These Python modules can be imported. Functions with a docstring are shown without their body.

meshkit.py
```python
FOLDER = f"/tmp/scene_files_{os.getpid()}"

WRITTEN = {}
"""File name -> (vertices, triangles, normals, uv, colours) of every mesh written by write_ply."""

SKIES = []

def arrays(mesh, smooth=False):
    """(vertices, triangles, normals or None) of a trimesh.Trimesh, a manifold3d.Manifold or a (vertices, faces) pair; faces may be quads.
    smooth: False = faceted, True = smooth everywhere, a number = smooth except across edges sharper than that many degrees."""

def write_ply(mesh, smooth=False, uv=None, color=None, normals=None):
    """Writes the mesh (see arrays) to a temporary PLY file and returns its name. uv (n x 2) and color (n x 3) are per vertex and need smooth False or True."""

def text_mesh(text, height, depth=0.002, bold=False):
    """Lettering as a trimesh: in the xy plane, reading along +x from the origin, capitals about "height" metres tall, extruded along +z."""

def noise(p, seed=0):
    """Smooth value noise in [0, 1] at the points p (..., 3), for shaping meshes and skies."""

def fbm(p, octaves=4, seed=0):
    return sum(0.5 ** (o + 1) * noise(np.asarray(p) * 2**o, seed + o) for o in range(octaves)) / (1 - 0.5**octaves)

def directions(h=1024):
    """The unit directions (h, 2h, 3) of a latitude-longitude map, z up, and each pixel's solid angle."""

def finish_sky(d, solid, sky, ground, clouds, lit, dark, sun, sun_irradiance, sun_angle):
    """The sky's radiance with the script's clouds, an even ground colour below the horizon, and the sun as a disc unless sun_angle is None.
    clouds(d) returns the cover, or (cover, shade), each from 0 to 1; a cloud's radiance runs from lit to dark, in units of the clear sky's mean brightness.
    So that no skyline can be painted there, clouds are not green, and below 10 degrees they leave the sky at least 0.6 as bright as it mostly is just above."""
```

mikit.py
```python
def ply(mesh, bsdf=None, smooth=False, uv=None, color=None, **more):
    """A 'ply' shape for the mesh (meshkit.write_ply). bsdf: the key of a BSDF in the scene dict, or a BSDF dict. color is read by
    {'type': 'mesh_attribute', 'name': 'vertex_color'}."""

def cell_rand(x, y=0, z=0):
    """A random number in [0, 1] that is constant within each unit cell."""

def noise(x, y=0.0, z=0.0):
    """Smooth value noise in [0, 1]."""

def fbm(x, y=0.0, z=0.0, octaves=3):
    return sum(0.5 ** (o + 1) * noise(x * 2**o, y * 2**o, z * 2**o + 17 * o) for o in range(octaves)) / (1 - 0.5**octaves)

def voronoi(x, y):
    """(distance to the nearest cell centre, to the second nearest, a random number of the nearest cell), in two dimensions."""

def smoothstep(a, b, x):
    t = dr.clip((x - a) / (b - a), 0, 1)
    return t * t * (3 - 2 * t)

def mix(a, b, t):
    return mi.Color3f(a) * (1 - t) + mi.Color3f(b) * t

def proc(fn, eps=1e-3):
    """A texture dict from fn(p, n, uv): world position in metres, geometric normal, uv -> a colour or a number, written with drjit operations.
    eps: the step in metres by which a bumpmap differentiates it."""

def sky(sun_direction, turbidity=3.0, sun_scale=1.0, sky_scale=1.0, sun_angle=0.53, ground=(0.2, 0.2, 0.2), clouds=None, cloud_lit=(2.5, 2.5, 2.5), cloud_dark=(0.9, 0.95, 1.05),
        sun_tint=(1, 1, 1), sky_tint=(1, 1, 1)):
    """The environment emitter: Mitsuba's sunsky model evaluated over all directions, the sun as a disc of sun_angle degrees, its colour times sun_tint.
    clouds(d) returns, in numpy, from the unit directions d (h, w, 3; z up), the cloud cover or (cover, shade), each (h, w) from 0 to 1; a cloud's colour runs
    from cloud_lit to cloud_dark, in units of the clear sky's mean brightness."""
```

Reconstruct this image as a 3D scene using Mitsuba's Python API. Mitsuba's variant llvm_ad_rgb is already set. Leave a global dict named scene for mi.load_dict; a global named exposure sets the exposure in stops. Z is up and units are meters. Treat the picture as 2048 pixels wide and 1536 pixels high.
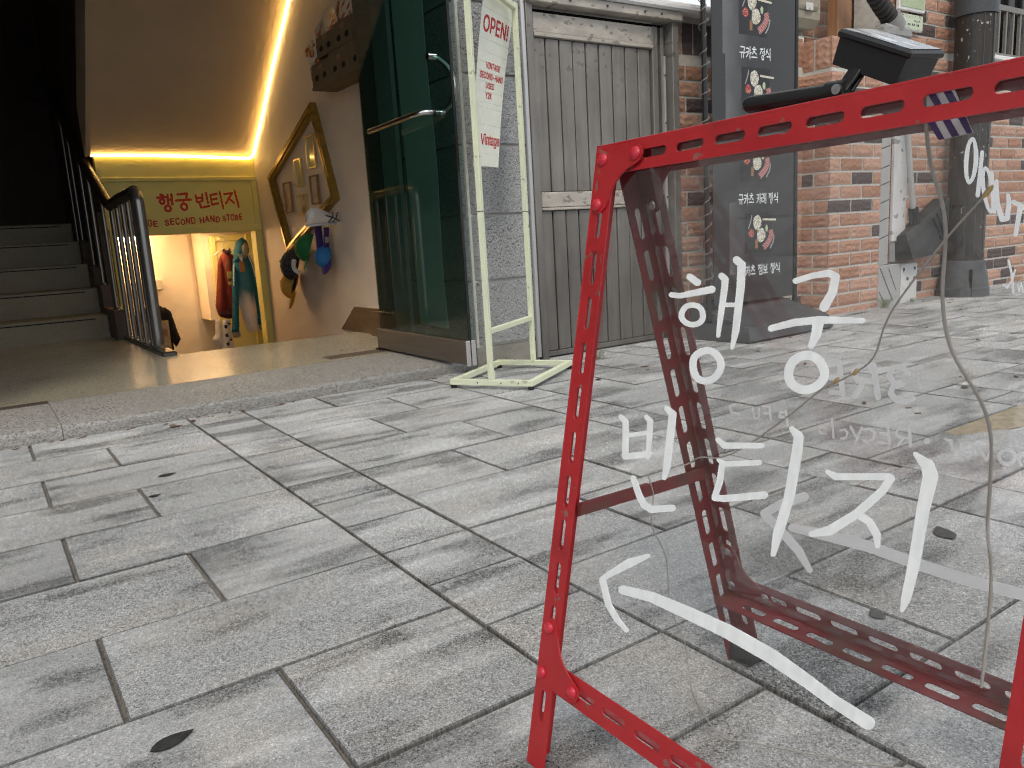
import math, random, json
import numpy as np, trimesh, mitsuba as mi, drjit as dr
import mikit, meshkit
from mikit import noise, fbm, smoothstep, mix, cell_rand
from shapely.geometry import Polygon, LineString, Point, box as sbox
from shapely.ops import unary_union
from shapely import affinity

random.seed(7)
rng = np.random.default_rng(7)
T4 = mi.ScalarTransform4f
scene, labels = {}, {}

# ------------------------------------------------------------------ camera, sky, exposure
EYE = [0.0, 0.0, 0.65]
scene['camera'] = {'type': 'perspective', 'fov': 65.995, 'fov_axis': 'x', 'near_clip': 0.03, 'far_clip': 800.0,
                   'to_world': T4().look_at(origin=EYE, target=[0.5471, 0.8157, 0.65 - 0.1873], up=[0.153, 0.122, 0.981])}
exposure = 2.52
scene['sky'] = mikit.sky([-0.45, -0.55, 0.7], turbidity=4, sun_scale=0.2, sun_tint=(.90, .97, 1.08), sky_scale=1.0, sun_angle=14, clouds=lambda d: (np.ones(d.shape[:2]), 0.35 + 0.3 * meshkit.fbm(d * 3.0, 3)),
                         cloud_lit=(1.92, 2.0, 2.09), cloud_dark=(1.28, 1.35, 1.43))
LED_RADIANCE = (1.85, 1.12, .35)
ROOM_RADIANCE = (14.5, 9.4, 4.6)

# ------------------------------------------------------------------ helpers
def uniq(base):
    if base not in scene and base not in labels:
        return base
    k = 1
    while f'{base}_{k:03d}' in scene or f'{base}_{k:03d}' in labels:
        k += 1
    return f'{base}_{k:03d}'

def thing(name, label, cat, group=None, kind=None):
    k = uniq(name)
    labels[k] = {'label': label, 'category': cat}
    if group: labels[k]['group'] = group
    if kind: labels[k]['kind'] = kind
    return k

def struct(name, label=None):
    k = uniq(name)
    labels[k] = {'kind': 'structure'}
    if label: labels[k]['label'] = label
    return k

def put(k, mesh, mat, smooth=False, **kw):
    scene[k] = mikit.ply(mesh, mat, smooth=smooth, **kw)
    return k

def part(parent, name, mesh, mat, smooth=False, label=None, kind=None, **kw):
    k = uniq(parent + '__' + name)
    put(k, mesh, mat, smooth, **kw)
    if label or kind:
        labels[k] = {}
        if label: labels[k]['label'] = label
        if kind: labels[k]['kind'] = kind
    return k

def solo(name, mesh, mat, label, cat, smooth=False, group=None, kind=None):
    k = thing(name, label, cat, group, kind)
    return put(k, mesh, mat, smooth)

V = lambda *a: np.array(a, float)
def unit(v): v = np.asarray(v, float); return v / np.linalg.norm(v)
def cat(ms): return trimesh.util.concatenate([m for m in ms])

def hullbox(c, X, Y, Z, b=0.0):
    """A box with half vectors X, Y, Z about c; b chamfers its edges."""
    c, X, Y, Z = (np.asarray(v, float) for v in (c, X, Y, Z))
    l = [np.linalg.norm(v) for v in (X, Y, Z)]
    pts = []
    for sx in (-1, 1):
        for sy in (-1, 1):
            for sz in (-1, 1):
                if b <= 0:
                    pts.append(c + sx * X + sy * Y + sz * Z)
                else:
                    k = [1 - min(b / max(a, 1e-9), .9) for a in l]
                    pts += [c + sx * X + sy * k[1] * Y + sz * k[2] * Z, c + sx * k[0] * X + sy * Y + sz * k[2] * Z, c + sx * k[0] * X + sy * k[1] * Y + sz * Z]
    return trimesh.convex.convex_hull(np.array(pts)) if b > 0 else trimesh.Trimesh(np.array(pts), [[0, 1, 3], [0, 3, 2], [4, 6, 7], [4, 7, 5], [0, 4, 5], [0, 5, 1], [2, 3, 7], [2, 7, 6], [0, 2, 6], [0, 6, 4], [1, 5, 7], [1, 7, 3]], process=False)

def box(x0, x1, y0, y1, z0, z1, b=0.0):
    return hullbox([(x0 + x1) / 2, (y0 + y1) / 2, (z0 + z1) / 2], [(x1 - x0) / 2, 0, 0], [0, (y1 - y0) / 2, 0], [0, 0, (z1 - z0) / 2], b)

def beam(p, q, w, h, up=(0, 0, 1), b=0.0):
    """A rectangular bar from p to q, w across and h along up."""
    p, q = np.asarray(p, float), np.asarray(q, float)
    d = unit(q - p); s = unit(np.cross(d, up)); u = np.cross(s, d)
    return hullbox((p + q) / 2, (q - p) / 2, s * w / 2, u * h / 2, b)

def smooth_path(pts, n=8):
    p = np.asarray(pts, float)
    P = np.vstack([2 * p[0] - p[1], p, 2 * p[-1] - p[-2]])
    out = []
    for i in range(1, len(P) - 2):
        for t in np.linspace(0, 1, n, endpoint=False):
            a, b, c, d = P[i - 1], P[i], P[i + 1], P[i + 2]
            out.append(.5 * ((2 * b) + (c - a) * t + (2 * a - 5 * b + 4 * c - d) * t * t + (3 * b - a - 3 * c + d) * t ** 3))
    out.append(p[-1])
    return np.array(out)

def tube(path, r, n=10):
    p = np.asarray(path, float); r = np.broadcast_to(np.asarray(r, float), (len(p),))
    t = np.gradient(p, axis=0); t /= np.linalg.norm(t, axis=1, keepdims=True) + 1e-12
    a = np.cross(t[0], [0, 0, 1.0] if abs(t[0][2]) < .9 else [1.0, 0, 0]); a = unit(a)
    A = []
    for k in range(len(p)):
        a = unit(a - np.dot(a, t[k]) * t[k]); A.append(a)
    A = np.array(A); B = np.cross(t, A); ang = np.arange(n) * 2 * np.pi / n
    v = p[:, None] + r[:, None, None] * (np.cos(ang)[None, :, None] * A[:, None] + np.sin(ang)[None, :, None] * B[:, None])
    i, j = np.meshgrid(np.arange(len(p) - 1), np.arange(n), indexing='ij')
    q = np.stack([i * n + j, i * n + (j + 1) % n, (i + 1) * n + (j + 1) % n, (i + 1) * n + j], -1).reshape(-1, 4)
    f = np.vstack([q[:, [0, 1, 2]], q[:, [0, 2, 3]]])
    vv = np.vstack([v.reshape(-1, 3), p[0], p[-1]]); m = len(p) * n
    j = np.arange(n)
    f = np.vstack([f, np.stack([(j + 1) % n, j, np.full(n, m)], 1), np.stack([m - n + j, m - n + (j + 1) % n, np.full(n, m + 1)], 1)])
    return trimesh.Trimesh(vv, f, process=False)

def cyl(p, q, r, n=20, r2=None): return tube([p, q], [r, r if r2 is None else r2], n)

def ball(c, r, s=(1, 1, 1)):
    m = trimesh.creation.icosphere(2, r); m.vertices = m.vertices * np.array(s) + np.array(c); return m

def frame_map(m, O, X, Y, N=None):
    """A flat mesh (x, y, z) laid into space: O + x X + y Y + z N."""
    X, Y = np.asarray(X, float), np.asarray(Y, float)
    N = unit(np.cross(X, Y)) if N is None else np.asarray(N, float)
    v = m.vertices
    out = trimesh.Trimesh(np.asarray(O, float) + v[:, :1] * X + v[:, 1:2] * Y + v[:, 2:3] * N, m.faces.copy(), process=False)
    if np.dot(np.cross(X, Y), N) < 0: out.invert()
    return out

def ext(poly, t):
    gs = [g for g in getattr(poly, 'geoms', [poly]) if g.geom_type == 'Polygon' and g.area > 1e-10]
    return cat([trimesh.creation.extrude_polygon(g, t, engine='earcut') for g in gs])

def plate(poly, O, X, Y, t, N=None): return frame_map(ext(poly, t), O, X, Y, N)

def slot(cx, cy, l, w): return LineString([(cx - (l - w) / 2, cy), (cx + (l - w) / 2, cy)]).buffer(w / 2, 6)

def pillow(poly, t, res, fold=0.0, seed=0, back=True):
    """A soft flat thing: the outline filled with a grid and swollen to the thickness t."""
    poly = poly.buffer(0)
    x0, y0, x1, y1 = poly.bounds
    bd = []
    L = poly.exterior.length; k = max(12, int(L / res))
    for s in np.linspace(0, L, k, endpoint=False): bd.append(poly.exterior.interpolate(s).coords[0])
    gx, gy = np.meshgrid(np.arange(x0, x1, res), np.arange(y0, y1, res))
    ins = [(a, b) for a, b in zip(gx.ravel(), gy.ravel()) if poly.contains(Point(a, b)) and poly.exterior.distance(Point(a, b)) > res * .55]
    P = np.array(bd + ins)
    from scipy.spatial import Delaunay
    tri = Delaunay(P).simplices
    cen = P[tri].mean(1)
    tri = tri[[poly.contains(Point(*c)) for c in cen]]
    a = P[tri]; ar = (a[:, 1, 0] - a[:, 0, 0]) * (a[:, 2, 1] - a[:, 0, 1]) - (a[:, 2, 0] - a[:, 0, 0]) * (a[:, 1, 1] - a[:, 0, 1])
    tri = np.where((ar > 0)[:, None], tri, tri[:, ::-1])
    dist = np.array([poly.exterior.distance(Point(*p)) for p in P]); dist[:len(bd)] = 0
    h = t * np.sqrt(np.clip(dist / max(dist.max(), 1e-9), 0, 1))
    f = fold * (meshkit.fbm(np.c_[P[:, 0] * 26, P[:, 1] * 5, np.full(len(P), seed * 3.7)], 3) - .5)
    top = np.c_[P, h + f * np.clip(dist / res, 0, 1)]
    bot = np.c_[P, -h * (.6 if back else 0) + f * np.clip(dist / res, 0, 1) - .0005]
    n = len(P)
    return trimesh.Trimesh(np.vstack([top, bot]), np.vstack([tri, tri[:, ::-1] + n]), process=False)

def write(text, height, t=0.0006, bold=False): return meshkit.text_mesh(text, height, t, bold)

# Hangul as strokes in a unit box (x right, y up); a circle is (x, y, r)
HAN = {
 '규': [[(.15, .92), (.85, .92), (.78, .58)], [(.02, .45), (.98, .45)], [(.33, .45), (.3, .02)], [(.67, .45), (.7, .02)]],
 '카': [[(.08, .85), (.55, .85), (.46, .42), (.1, .1)], [(.1, .52), (.5, .55)], [(.78, 1), (.78, 0)], [(.78, .5), (.98, .5)]],
 '츠': [[(.4, 1), (.6, .97)], [(.15, .82), (.85, .82)], [(.52, .82), (.15, .4)], [(.48, .65), (.88, .4)], [(.02, .15), (.98, .15)]],
 '정': [[(.05, .92), (.6, .92)], [(.34, .92), (.05, .5)], [(.33, .75), (.6, .52)], [(.85, 1), (.85, .42)], [(.64, .72), (.85, .72)], (.55, .2, .19)],
 '식': [[(.3, .95), (.05, .5)], [(.3, .8), (.58, .52)], [(.85, 1), (.85, .42)], [(.25, .32), (.87, .32), (.87, 0)]],
 '레': [[(.05, .9), (.42, .9), (.42, .55), (.05, .55), (.05, .15), (.45, .2)], [(.68, .95), (.68, .05)], [(.5, .5), (.68, .5)], [(.92, 1), (.92, 0)]],
 '점': [[(.05, .92), (.6, .92)], [(.34, .92), (.05, .5)], [(.33, .75), (.6, .52)], [(.85, 1), (.85, .42)], [(.64, .72), (.85, .72)], [(.3, .33), (.87, .33), (.87, .02), (.3, .02), (.3, .33)]],
 '보': [[(.2, .95), (.2, .4), (.8, .4), (.8, .95)], [(.2, .68), (.8, .68)], [(.5, .4), (.5, .12)], [(.02, .12), (.98, .12)]],
 '행': [[(.24, 1), (.4, .97)], [(.03, .83), (.56, .85)], (.3, .6, .14), [(.68, .98), (.66, .42)], [(.66, .68), (.9, .69)], [(.93, 1.02), (.9, .4)], (.6, .16, .17)],
 '궁': [[(.18, .95), (.8, 1.0), (.72, .68)], [(.0, .58), (1.0, .62)], [(.52, .6), (.5, .4)], (.5, .19, .19)],
 '빈': [[(.06, .9), (.1, .45), (.52, .5), (.56, .95)], [(.1, .7), (.52, .74)], [(.86, 1.05), (.92, .36)], [(.28, .34), (.36, .06), (.98, .16)]],
 '티': [[(.05, .84), (.6, .92)], [(.08, .52), (.55, .6)], [(.06, .84), (.08, .18), (.62, .28)], [(.84, 1.06), (.98, -.06)]],
 '지': [[(.05, .84), (.6, .9), (.08, .2)], [(.38, .5), (.66, .24)], [(.82, 1.06), (.98, -.06)]],
}
def hangul(s, w):
    gs = []
    for st in HAN[s]:
        gs.append(Point(st[0], st[1]).buffer(st[2] + w / 2, 10).difference(Point(st[0], st[1]).buffer(max(st[2] - w / 2, .01), 10)) if isinstance(st, tuple) else LineString(st).buffer(w / 2, 4))
    return unary_union(gs)

# ------------------------------------------------------------------ materials
def col(c): return mikit.proc(c) if callable(c) else {'type': 'rgb', 'value': list(c)}
def pr(name, c, rough=.6, metal=0.0, spec=.5, bump=None, bscale=.003, eps=1e-3, coat=0.0, sheen=0.0):
    b = {'type': 'principled', 'base_color': col(c), 'roughness': col(rough) if callable(rough) else rough, 'metallic': metal, 'specular': spec}
    if coat: b['clearcoat'] = coat; b['clearcoat_gloss'] = .8
    if sheen: b['sheen'] = sheen
    if bump: b = {'type': 'bumpmap', 'nested_texture': mikit.proc(bump, eps), 'scale': bscale, 'nested_bsdf': b}
    scene[name] = {'type': 'twosided', 'nested': b}

def grey(v): return mi.Color3f(v, v, v)
def paver(p, n, uv):
    tone, sd = uv.x, uv.y * 91
    g = noise(p.x * 800, p.y * 800, sd) * .55 + noise(p.x * 420, p.y * 420, sd) * .45
    g2 = noise(p.x * 170, p.y * 200, sd)
    st = fbm(p.x * 3.0 + sd, p.y * 24 + sd * 3, 0, 4)
    bl = fbm(p.x * 5 + sd * 2, p.y * 11, 3, 4)
    dark = smoothstep(.46, .70, .45 * st + .55 * bl + .16 * (tone - .5))
    pale = smoothstep(.56, .70, fbm(p.x * 3.4 + sd, p.y * 15 + sd, 7, 4))
    v = .335 + .05 * (tone - .5) + .58 * (g - .5) + .12 * (g2 - .5) + .10 * (st - .5) + .08 * pale - .20 * dark
    v = v + .10 * smoothstep(.60, .75, g)
    far = fbm(p.x * .9, p.y * 1.1, 9, 4)
    v = dr.clip(v * (.72 + .52 * far), .03, .75)
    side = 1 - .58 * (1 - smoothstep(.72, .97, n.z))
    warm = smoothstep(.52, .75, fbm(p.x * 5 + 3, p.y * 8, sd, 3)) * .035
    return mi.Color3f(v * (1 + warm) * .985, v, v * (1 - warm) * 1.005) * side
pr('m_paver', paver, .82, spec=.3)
pr('m_bed', lambda p, n, uv: mix((.11, .098, .08), (.24, .215, .18), noise(p.x * 180, p.y * 180)), .95)
pr('m_asphalt', lambda p, n, uv: grey(.05 + .03 * noise(p.x * 200, p.y * 200)), .9)
pr('m_sand', lambda p, n, uv: mix((.17, .14, .095), (.34, .285, .20), fbm(p.x * 60, p.y * 60, 1, 3)), .95)

def ridges(p):
    a = p.x + p.y
    w = .5 * fbm(a * 20, p.z * 9, 2, 3) + .12 * dr.sin(a * 95 + 6 * noise(a * 14, p.z * 20))
    return dr.sin(p.z * 150 + w * 9) * .5 + .5
def brick(p, n, uv):
    t = uv.x
    base = mix((.40, .215, .145), (.52, .315, .235), smoothstep(0, .8, t))
    base = mix(base, mi.Color3f(.105, .08, .078), smoothstep(.845, .85, t))
    r = ridges(p)
    return base * (.86 + .16 * r) * (.88 + .24 * noise(p.x * 120, p.y * 120, p.z * 120))
pr('m_brick', brick, .85, spec=.3, bump=lambda p, n, uv: ridges(p), bscale=.0035)
pr('m_mortar', lambda p, n, uv: mi.Color3f(.56, .54, .50) * (.82 + .3 * fbm(p.x * 40, p.y * 40, p.z * 40, 3)), .95)

def granite(p, n, uv):
    g = noise(p.x * 260, p.y * 260, p.z * 260); h = noise(p.x * 120 + 7, p.y * 120, p.z * 120); k = noise(p.x * 480, p.y * 480, p.z * 480)
    v = .26 + .05 * (uv.x - .5) + .16 * (g - .5) + .1 * (h - .5) + .10 * (k - .5) + .16 * smoothstep(.7, .85, g) - .10 * smoothstep(.3, .15, h)
    st = fbm(p.x * 9 + p.y * 9, 1, p.z * 1.2, 3)
    v = dr.clip(v * (.8 + .4 * st), .03, .6)
    return mi.Color3f(v, v * 1.01, v * 1.02)
pr('m_granite', granite, .75, spec=.4, bump=lambda p, n, uv: noise(p.x * 170, p.y * 170, p.z * 170), bscale=.002)
def concrete(p, n, uv):
    v = .20 + .12 * fbm(p.x * 7, p.y * 7, p.z * 7, 4) + .14 * (noise(p.x * 170, p.y * 170, p.z * 170) - .5)
    return mi.Color3f(v, v * .95, v * .84)
pr('m_concrete', concrete, .9, bump=lambda p, n, uv: fbm(p.x * 50, p.y * 50, p.z * 50, 3), bscale=.004)
def kerb(p, n, uv):
    g = noise(p.x * 190, p.y * 190, p.z * 190); h = noise(p.x * 420, p.y * 420, p.z * 420)
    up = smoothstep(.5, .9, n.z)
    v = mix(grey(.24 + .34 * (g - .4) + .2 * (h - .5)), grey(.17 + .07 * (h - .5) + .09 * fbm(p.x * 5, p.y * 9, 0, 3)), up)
    return mix(v, v * mi.Color3f(1, .9, .72), .3 + .7 * up) * (.8 + .35 * fbm(p.x * 3, p.y * 3, 1, 3))  # brown on up-facing tops: warm reflection put into the colour
pr('m_kerb', kerb, .6, bump=lambda p, n, uv: noise(p.x * 190, p.y * 190, p.z * 190), bscale=.002)
def terrazzo(p, n, uv):
    v = .29 + .16 * (noise(p.x * 210, p.y * 210, p.z * 210) - .5) - .13 * smoothstep(.7, .8, noise(p.x * 130, p.y * 130, p.z * 130)) + .08 * (fbm(p.x * 3, p.y * 3, 0, 3) - .5)
    crack = 1 - smoothstep(.0, .006, dr.abs(p.x - 1.42 - .10 * (fbm(p.y * 5, 2, 3, 3) - .5) - .35 * (p.y - 4.7))) * 1.0
    v = v * (1 - .6 * crack * smoothstep(4.55, 4.6, p.y) * (1 - smoothstep(4.9, 4.95, p.y)))
    return mi.Color3f(v, v * .92, v * .72)
pr('m_terrazzo', terrazzo, lambda p, n, uv: .17 + .16 * fbm(p.x * 4, p.y * 4, 1, 3), spec=.6)
pr('m_stair', lambda p, n, uv: mi.Color3f(1, .86, .58) * (.19 + .10 * (noise(p.x * 150, p.y * 150, p.z * 150) - .5) + .07 * fbm(p.x * 4, p.y * 4, p.z * 4, 3)), .55)
pr('m_rubber', (.012, .012, .012), .8)
stucco_h = lambda p, n, uv: fbm(p.x * 52, p.y * 52, p.z * 52, 3)
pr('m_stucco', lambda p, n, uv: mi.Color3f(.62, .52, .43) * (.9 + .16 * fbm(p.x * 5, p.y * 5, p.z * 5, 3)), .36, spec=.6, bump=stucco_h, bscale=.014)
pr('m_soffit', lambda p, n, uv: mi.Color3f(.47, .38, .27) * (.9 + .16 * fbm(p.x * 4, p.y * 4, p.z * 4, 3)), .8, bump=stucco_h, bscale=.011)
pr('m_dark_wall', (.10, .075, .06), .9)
pr('m_room', lambda p, n, uv: mi.Color3f(.78, .70, .58) * (.95 + .08 * fbm(p.x * 6, p.y * 6, p.z * 6, 2)), .8, bump=lambda p, n, uv: fbm(p.x * 22, p.y * 22, p.z * 22, 3), bscale=.007)
pr('m_yellow', lambda p, n, uv: mi.Color3f(.62, .56, .17) * (.94 + .1 * fbm(p.x * 9, p.y * 9, p.z * 9, 2)), .5)
pr('m_cream_door', (.72, .64, .26), .5)
pr('m_skirting', lambda p, n, uv: mi.Color3f(.105, .062, .034) * (.8 + .4 * fbm(p.x * 8, p.y * 8, p.z * 30, 3)), .4)
pr('m_red', lambda p, n, uv: mix(mix((.33, .009, .014), (.40, .020, .024), fbm(p.x * 20, p.y * 20, p.z * 20, 3)), (.20, .10, .085), .8 * smoothstep(.70, .76, fbm(p.x * 95, p.y * 95, p.z * 60, 4))) * (1 - .22 * smoothstep(.55, .75, fbm(p.x * 9, p.y * 9, p.z * 9, 3))), lambda p, n, uv: .24 + .30 * fbm(p.x * 30, p.y * 30, p.z * 30, 3), spec=.5)
pr('m_red_old', lambda p, n, uv: mix((.125, .008, .010), (.085, .024, .016), smoothstep(.45, .75, fbm(p.x * 18, p.y * 18, p.z * 18, 3))), .5)
pr('m_bolt', (.5, .02, .04), .28, spec=.6)
pr('m_steel', lambda p, n, uv: grey(.42 + .15 * noise(p.x * 300, p.y * 300, p.z * 300)), .35, metal=1.0)
pr('m_chrome', (.78, .78, .78), .09, metal=1.0)
pr('m_rail', (.10, .095, .088), .28, metal=.8)
pr('m_baluster', (.28, .275, .265), .3, metal=.85)
pr('m_handrail', (.028, .02, .014), .3, spec=.6)
pr('m_bronze', lambda p, n, uv: mi.Color3f(.125, .10, .08) * (.85 + .3 * fbm(p.x * 6, p.y * 6, p.z * 60, 3)), .38, metal=.35)
pr('m_alu', (.55, .54, .54), .35, metal=.7)
pr('m_white', lambda p, n, uv: mi.Color3f(.96, 1, 1.02) * (.80 + .12 * (noise(p.x * 60, p.y * 250, p.z * 60) - .5)), .45)
scene['m_ghost'] = {'type': 'principledthin', 'base_color': {'type': 'rgb', 'value': [.80, .79, .78]}, 'roughness': .6, 'diff_trans': 1.5}
scene['m_thin_white'] = {'type': 'principledthin', 'base_color': {'type': 'rgb', 'value': [.98, .98, .97]}, 'roughness': .5, 'diff_trans': 1.9}
pr('m_cream', lambda p, n, uv: mix((.70, .72, .50), (.60, .66, .52), fbm(p.x * 9, p.y * 9, p.z * 5, 3)) * (1 - .35 * smoothstep(.72, .78, fbm(p.x * 28, p.y * 28, p.z * 28, 3))), .5)
pr('m_paper', lambda p, n, uv: mi.Color3f(.74, .75, .66) * (.97 + .06 * noise(p.x * 40, p.y * 40, p.z * 40)), .8)
pr('m_paper_line', (.50, .52, .47), .8)
pr('m_print_red', (.45, .045, .05), .8)
pr('m_sign_red', lambda p, n, uv: mi.Color3f(.46, .035, .012) * (.85 + .3 * noise(p.x * 120, 1, p.z * 120)), .6)
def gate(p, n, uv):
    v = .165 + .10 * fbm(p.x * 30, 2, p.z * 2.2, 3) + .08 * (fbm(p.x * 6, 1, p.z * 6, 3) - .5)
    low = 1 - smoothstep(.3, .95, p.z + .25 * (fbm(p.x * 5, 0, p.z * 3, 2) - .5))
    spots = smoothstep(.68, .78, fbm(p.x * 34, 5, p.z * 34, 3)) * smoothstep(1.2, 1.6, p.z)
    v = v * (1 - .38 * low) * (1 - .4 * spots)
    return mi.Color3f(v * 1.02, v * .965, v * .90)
pr('m_gate', gate, .5, metal=.25, spec=.5)
pr('m_gate_pale', lambda p, n, uv: mi.Color3f(.47, .435, .385) * (.68 + .5 * fbm(p.x * 14, 2, p.z * 26, 4)) * (1 - .45 * smoothstep(.66, .74, fbm(p.x * 30, 3, p.z * 44, 3))), .5, metal=.15)
pr('m_black', (.011, .012, .013), .35, spec=.5)
pr('m_black_rough', lambda p, n, uv: grey(.018 + .02 * fbm(p.x * 20, p.y * 20, p.z * 20, 3)), .6)
pr('m_tank', lambda p, n, uv: mi.Color3f(.050, .052, .056) * (.7 + .7 * fbm(p.x * 9, p.y * 9, p.z * 9, 3)), .5)
def banner(p, n, uv):
    g = .021 + .010 * smoothstep(.0, 1.0, fbm(p.x * 3, 1, p.z * 2, 3))
    return mi.Color3f(g, g * 1.03, g * 1.06)
pr('m_banner', banner, .32, spec=.5)
pr('m_banner_photo', lambda p, n, uv: mix((.14, .14, .15), (.03, .031, .033), smoothstep(3.45, 3.72, p.x + .1 * noise(p.x * 8, 0, p.z * 8))), .35)
pr('m_slate', (.018, .019, .022), .5)
pr('m_rice', lambda p, n, uv: mix((.32, .29, .2), (.75, .73, .66), smoothstep(.35, .6, noise(p.x * 190, 0, p.z * 190))), .5)
pr('m_kimchi', lambda p, n, uv: mix((.3, .03, .02), (.65, .3, .22), smoothstep(.55, .7, noise(p.x * 200, 0, p.z * 200))), .5)
pr('m_beef', lambda p, n, uv: mix((.33, .04, .05), (.55, .42, .38), smoothstep(.55, .75, dr.sin((p.x * .6 + p.z) * 420) * .5 + .5)), .5)
pr('m_wooden', lambda p, n, uv: mi.Color3f(.30, .15, .075) * (.75 + .5 * fbm(p.x * 45, p.y * 45, p.z * 2.0, 3)), .5)
pr('m_pale_wood', (.62, .58, .48), .5)
pr('m_gold', lambda p, n, uv: mi.Color3f(.34, .22, .045) * (.7 + .6 * fbm(p.x * 40, p.y * 40, p.z * 40, 2)), .32, metal=.7)
pr('m_gold_pale', (.62, .46, .2), .3, metal=.6)
pr('m_picture', lambda p, n, uv: mix((.55, .42, .28), (.36, .17, .08), smoothstep(.5, .7, fbm(p.y * 14, 3, p.z * 10, 3))), .15, coat=1.0)
pr('m_picture_gloss', (.42, .33, .15), .08, coat=1.0)
pr('m_cardboard', lambda p, n, uv: mi.Color3f(.13, .085, .045) * (.85 + .3 * fbm(p.x * 20, p.y * 20, p.z * 20, 2)), .7)
pr('m_hole', (.004, .003, .003), .9)
def mag(p, n, uv):
    a = fbm(p.y * 26, p.z * 26, uv.y * 50, 2); b = noise(p.y * 60, p.z * 60, uv.y * 9)
    hue = mix((.50, .45, .36), (.33, .06, .04), smoothstep(.55, .6, a))
    return mix(hue, mi.Color3f(.45, .33, .08), smoothstep(.62, .66, b)) * (.7 + .5 * uv.x)
pr('m_magazine', mag, .3)
pr('m_page', (.58, .54, .46), .8)
fab = lambda p, k=240: .88 + .24 * noise(p.x * k, p.y * k, p.z * k)
for nm, c in dict(m_f_red=(.20, .024, .014), m_f_teal=(.008, .10, .15), m_f_white=(.66, .62, .58), m_f_black=(.012, .011, .011), m_f_yellow=(.46, .25, .03), m_f_green=(.008, .125, .035), m_f_purple=(.045, .018, .13), m_f_blue=(.02, .13, .32), m_f_maroon=(.05, .008, .012), m_f_grey=(.20, .18, .16), m_f_navy=(.01, .014, .04), m_f_banded=(.5, .42, .1)).items():
    pr(nm, (lambda c: lambda p, n, uv: mi.Color3f(*c) * fab(p))(c), .8, sheen=.3)
pr('m_f_denim', lambda p, n, uv: mix((.014, .014, .018), (.10, .10, .11), smoothstep(.6, .8, noise(p.x * 160, p.y * 160, p.z * 160))), .8)
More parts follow.
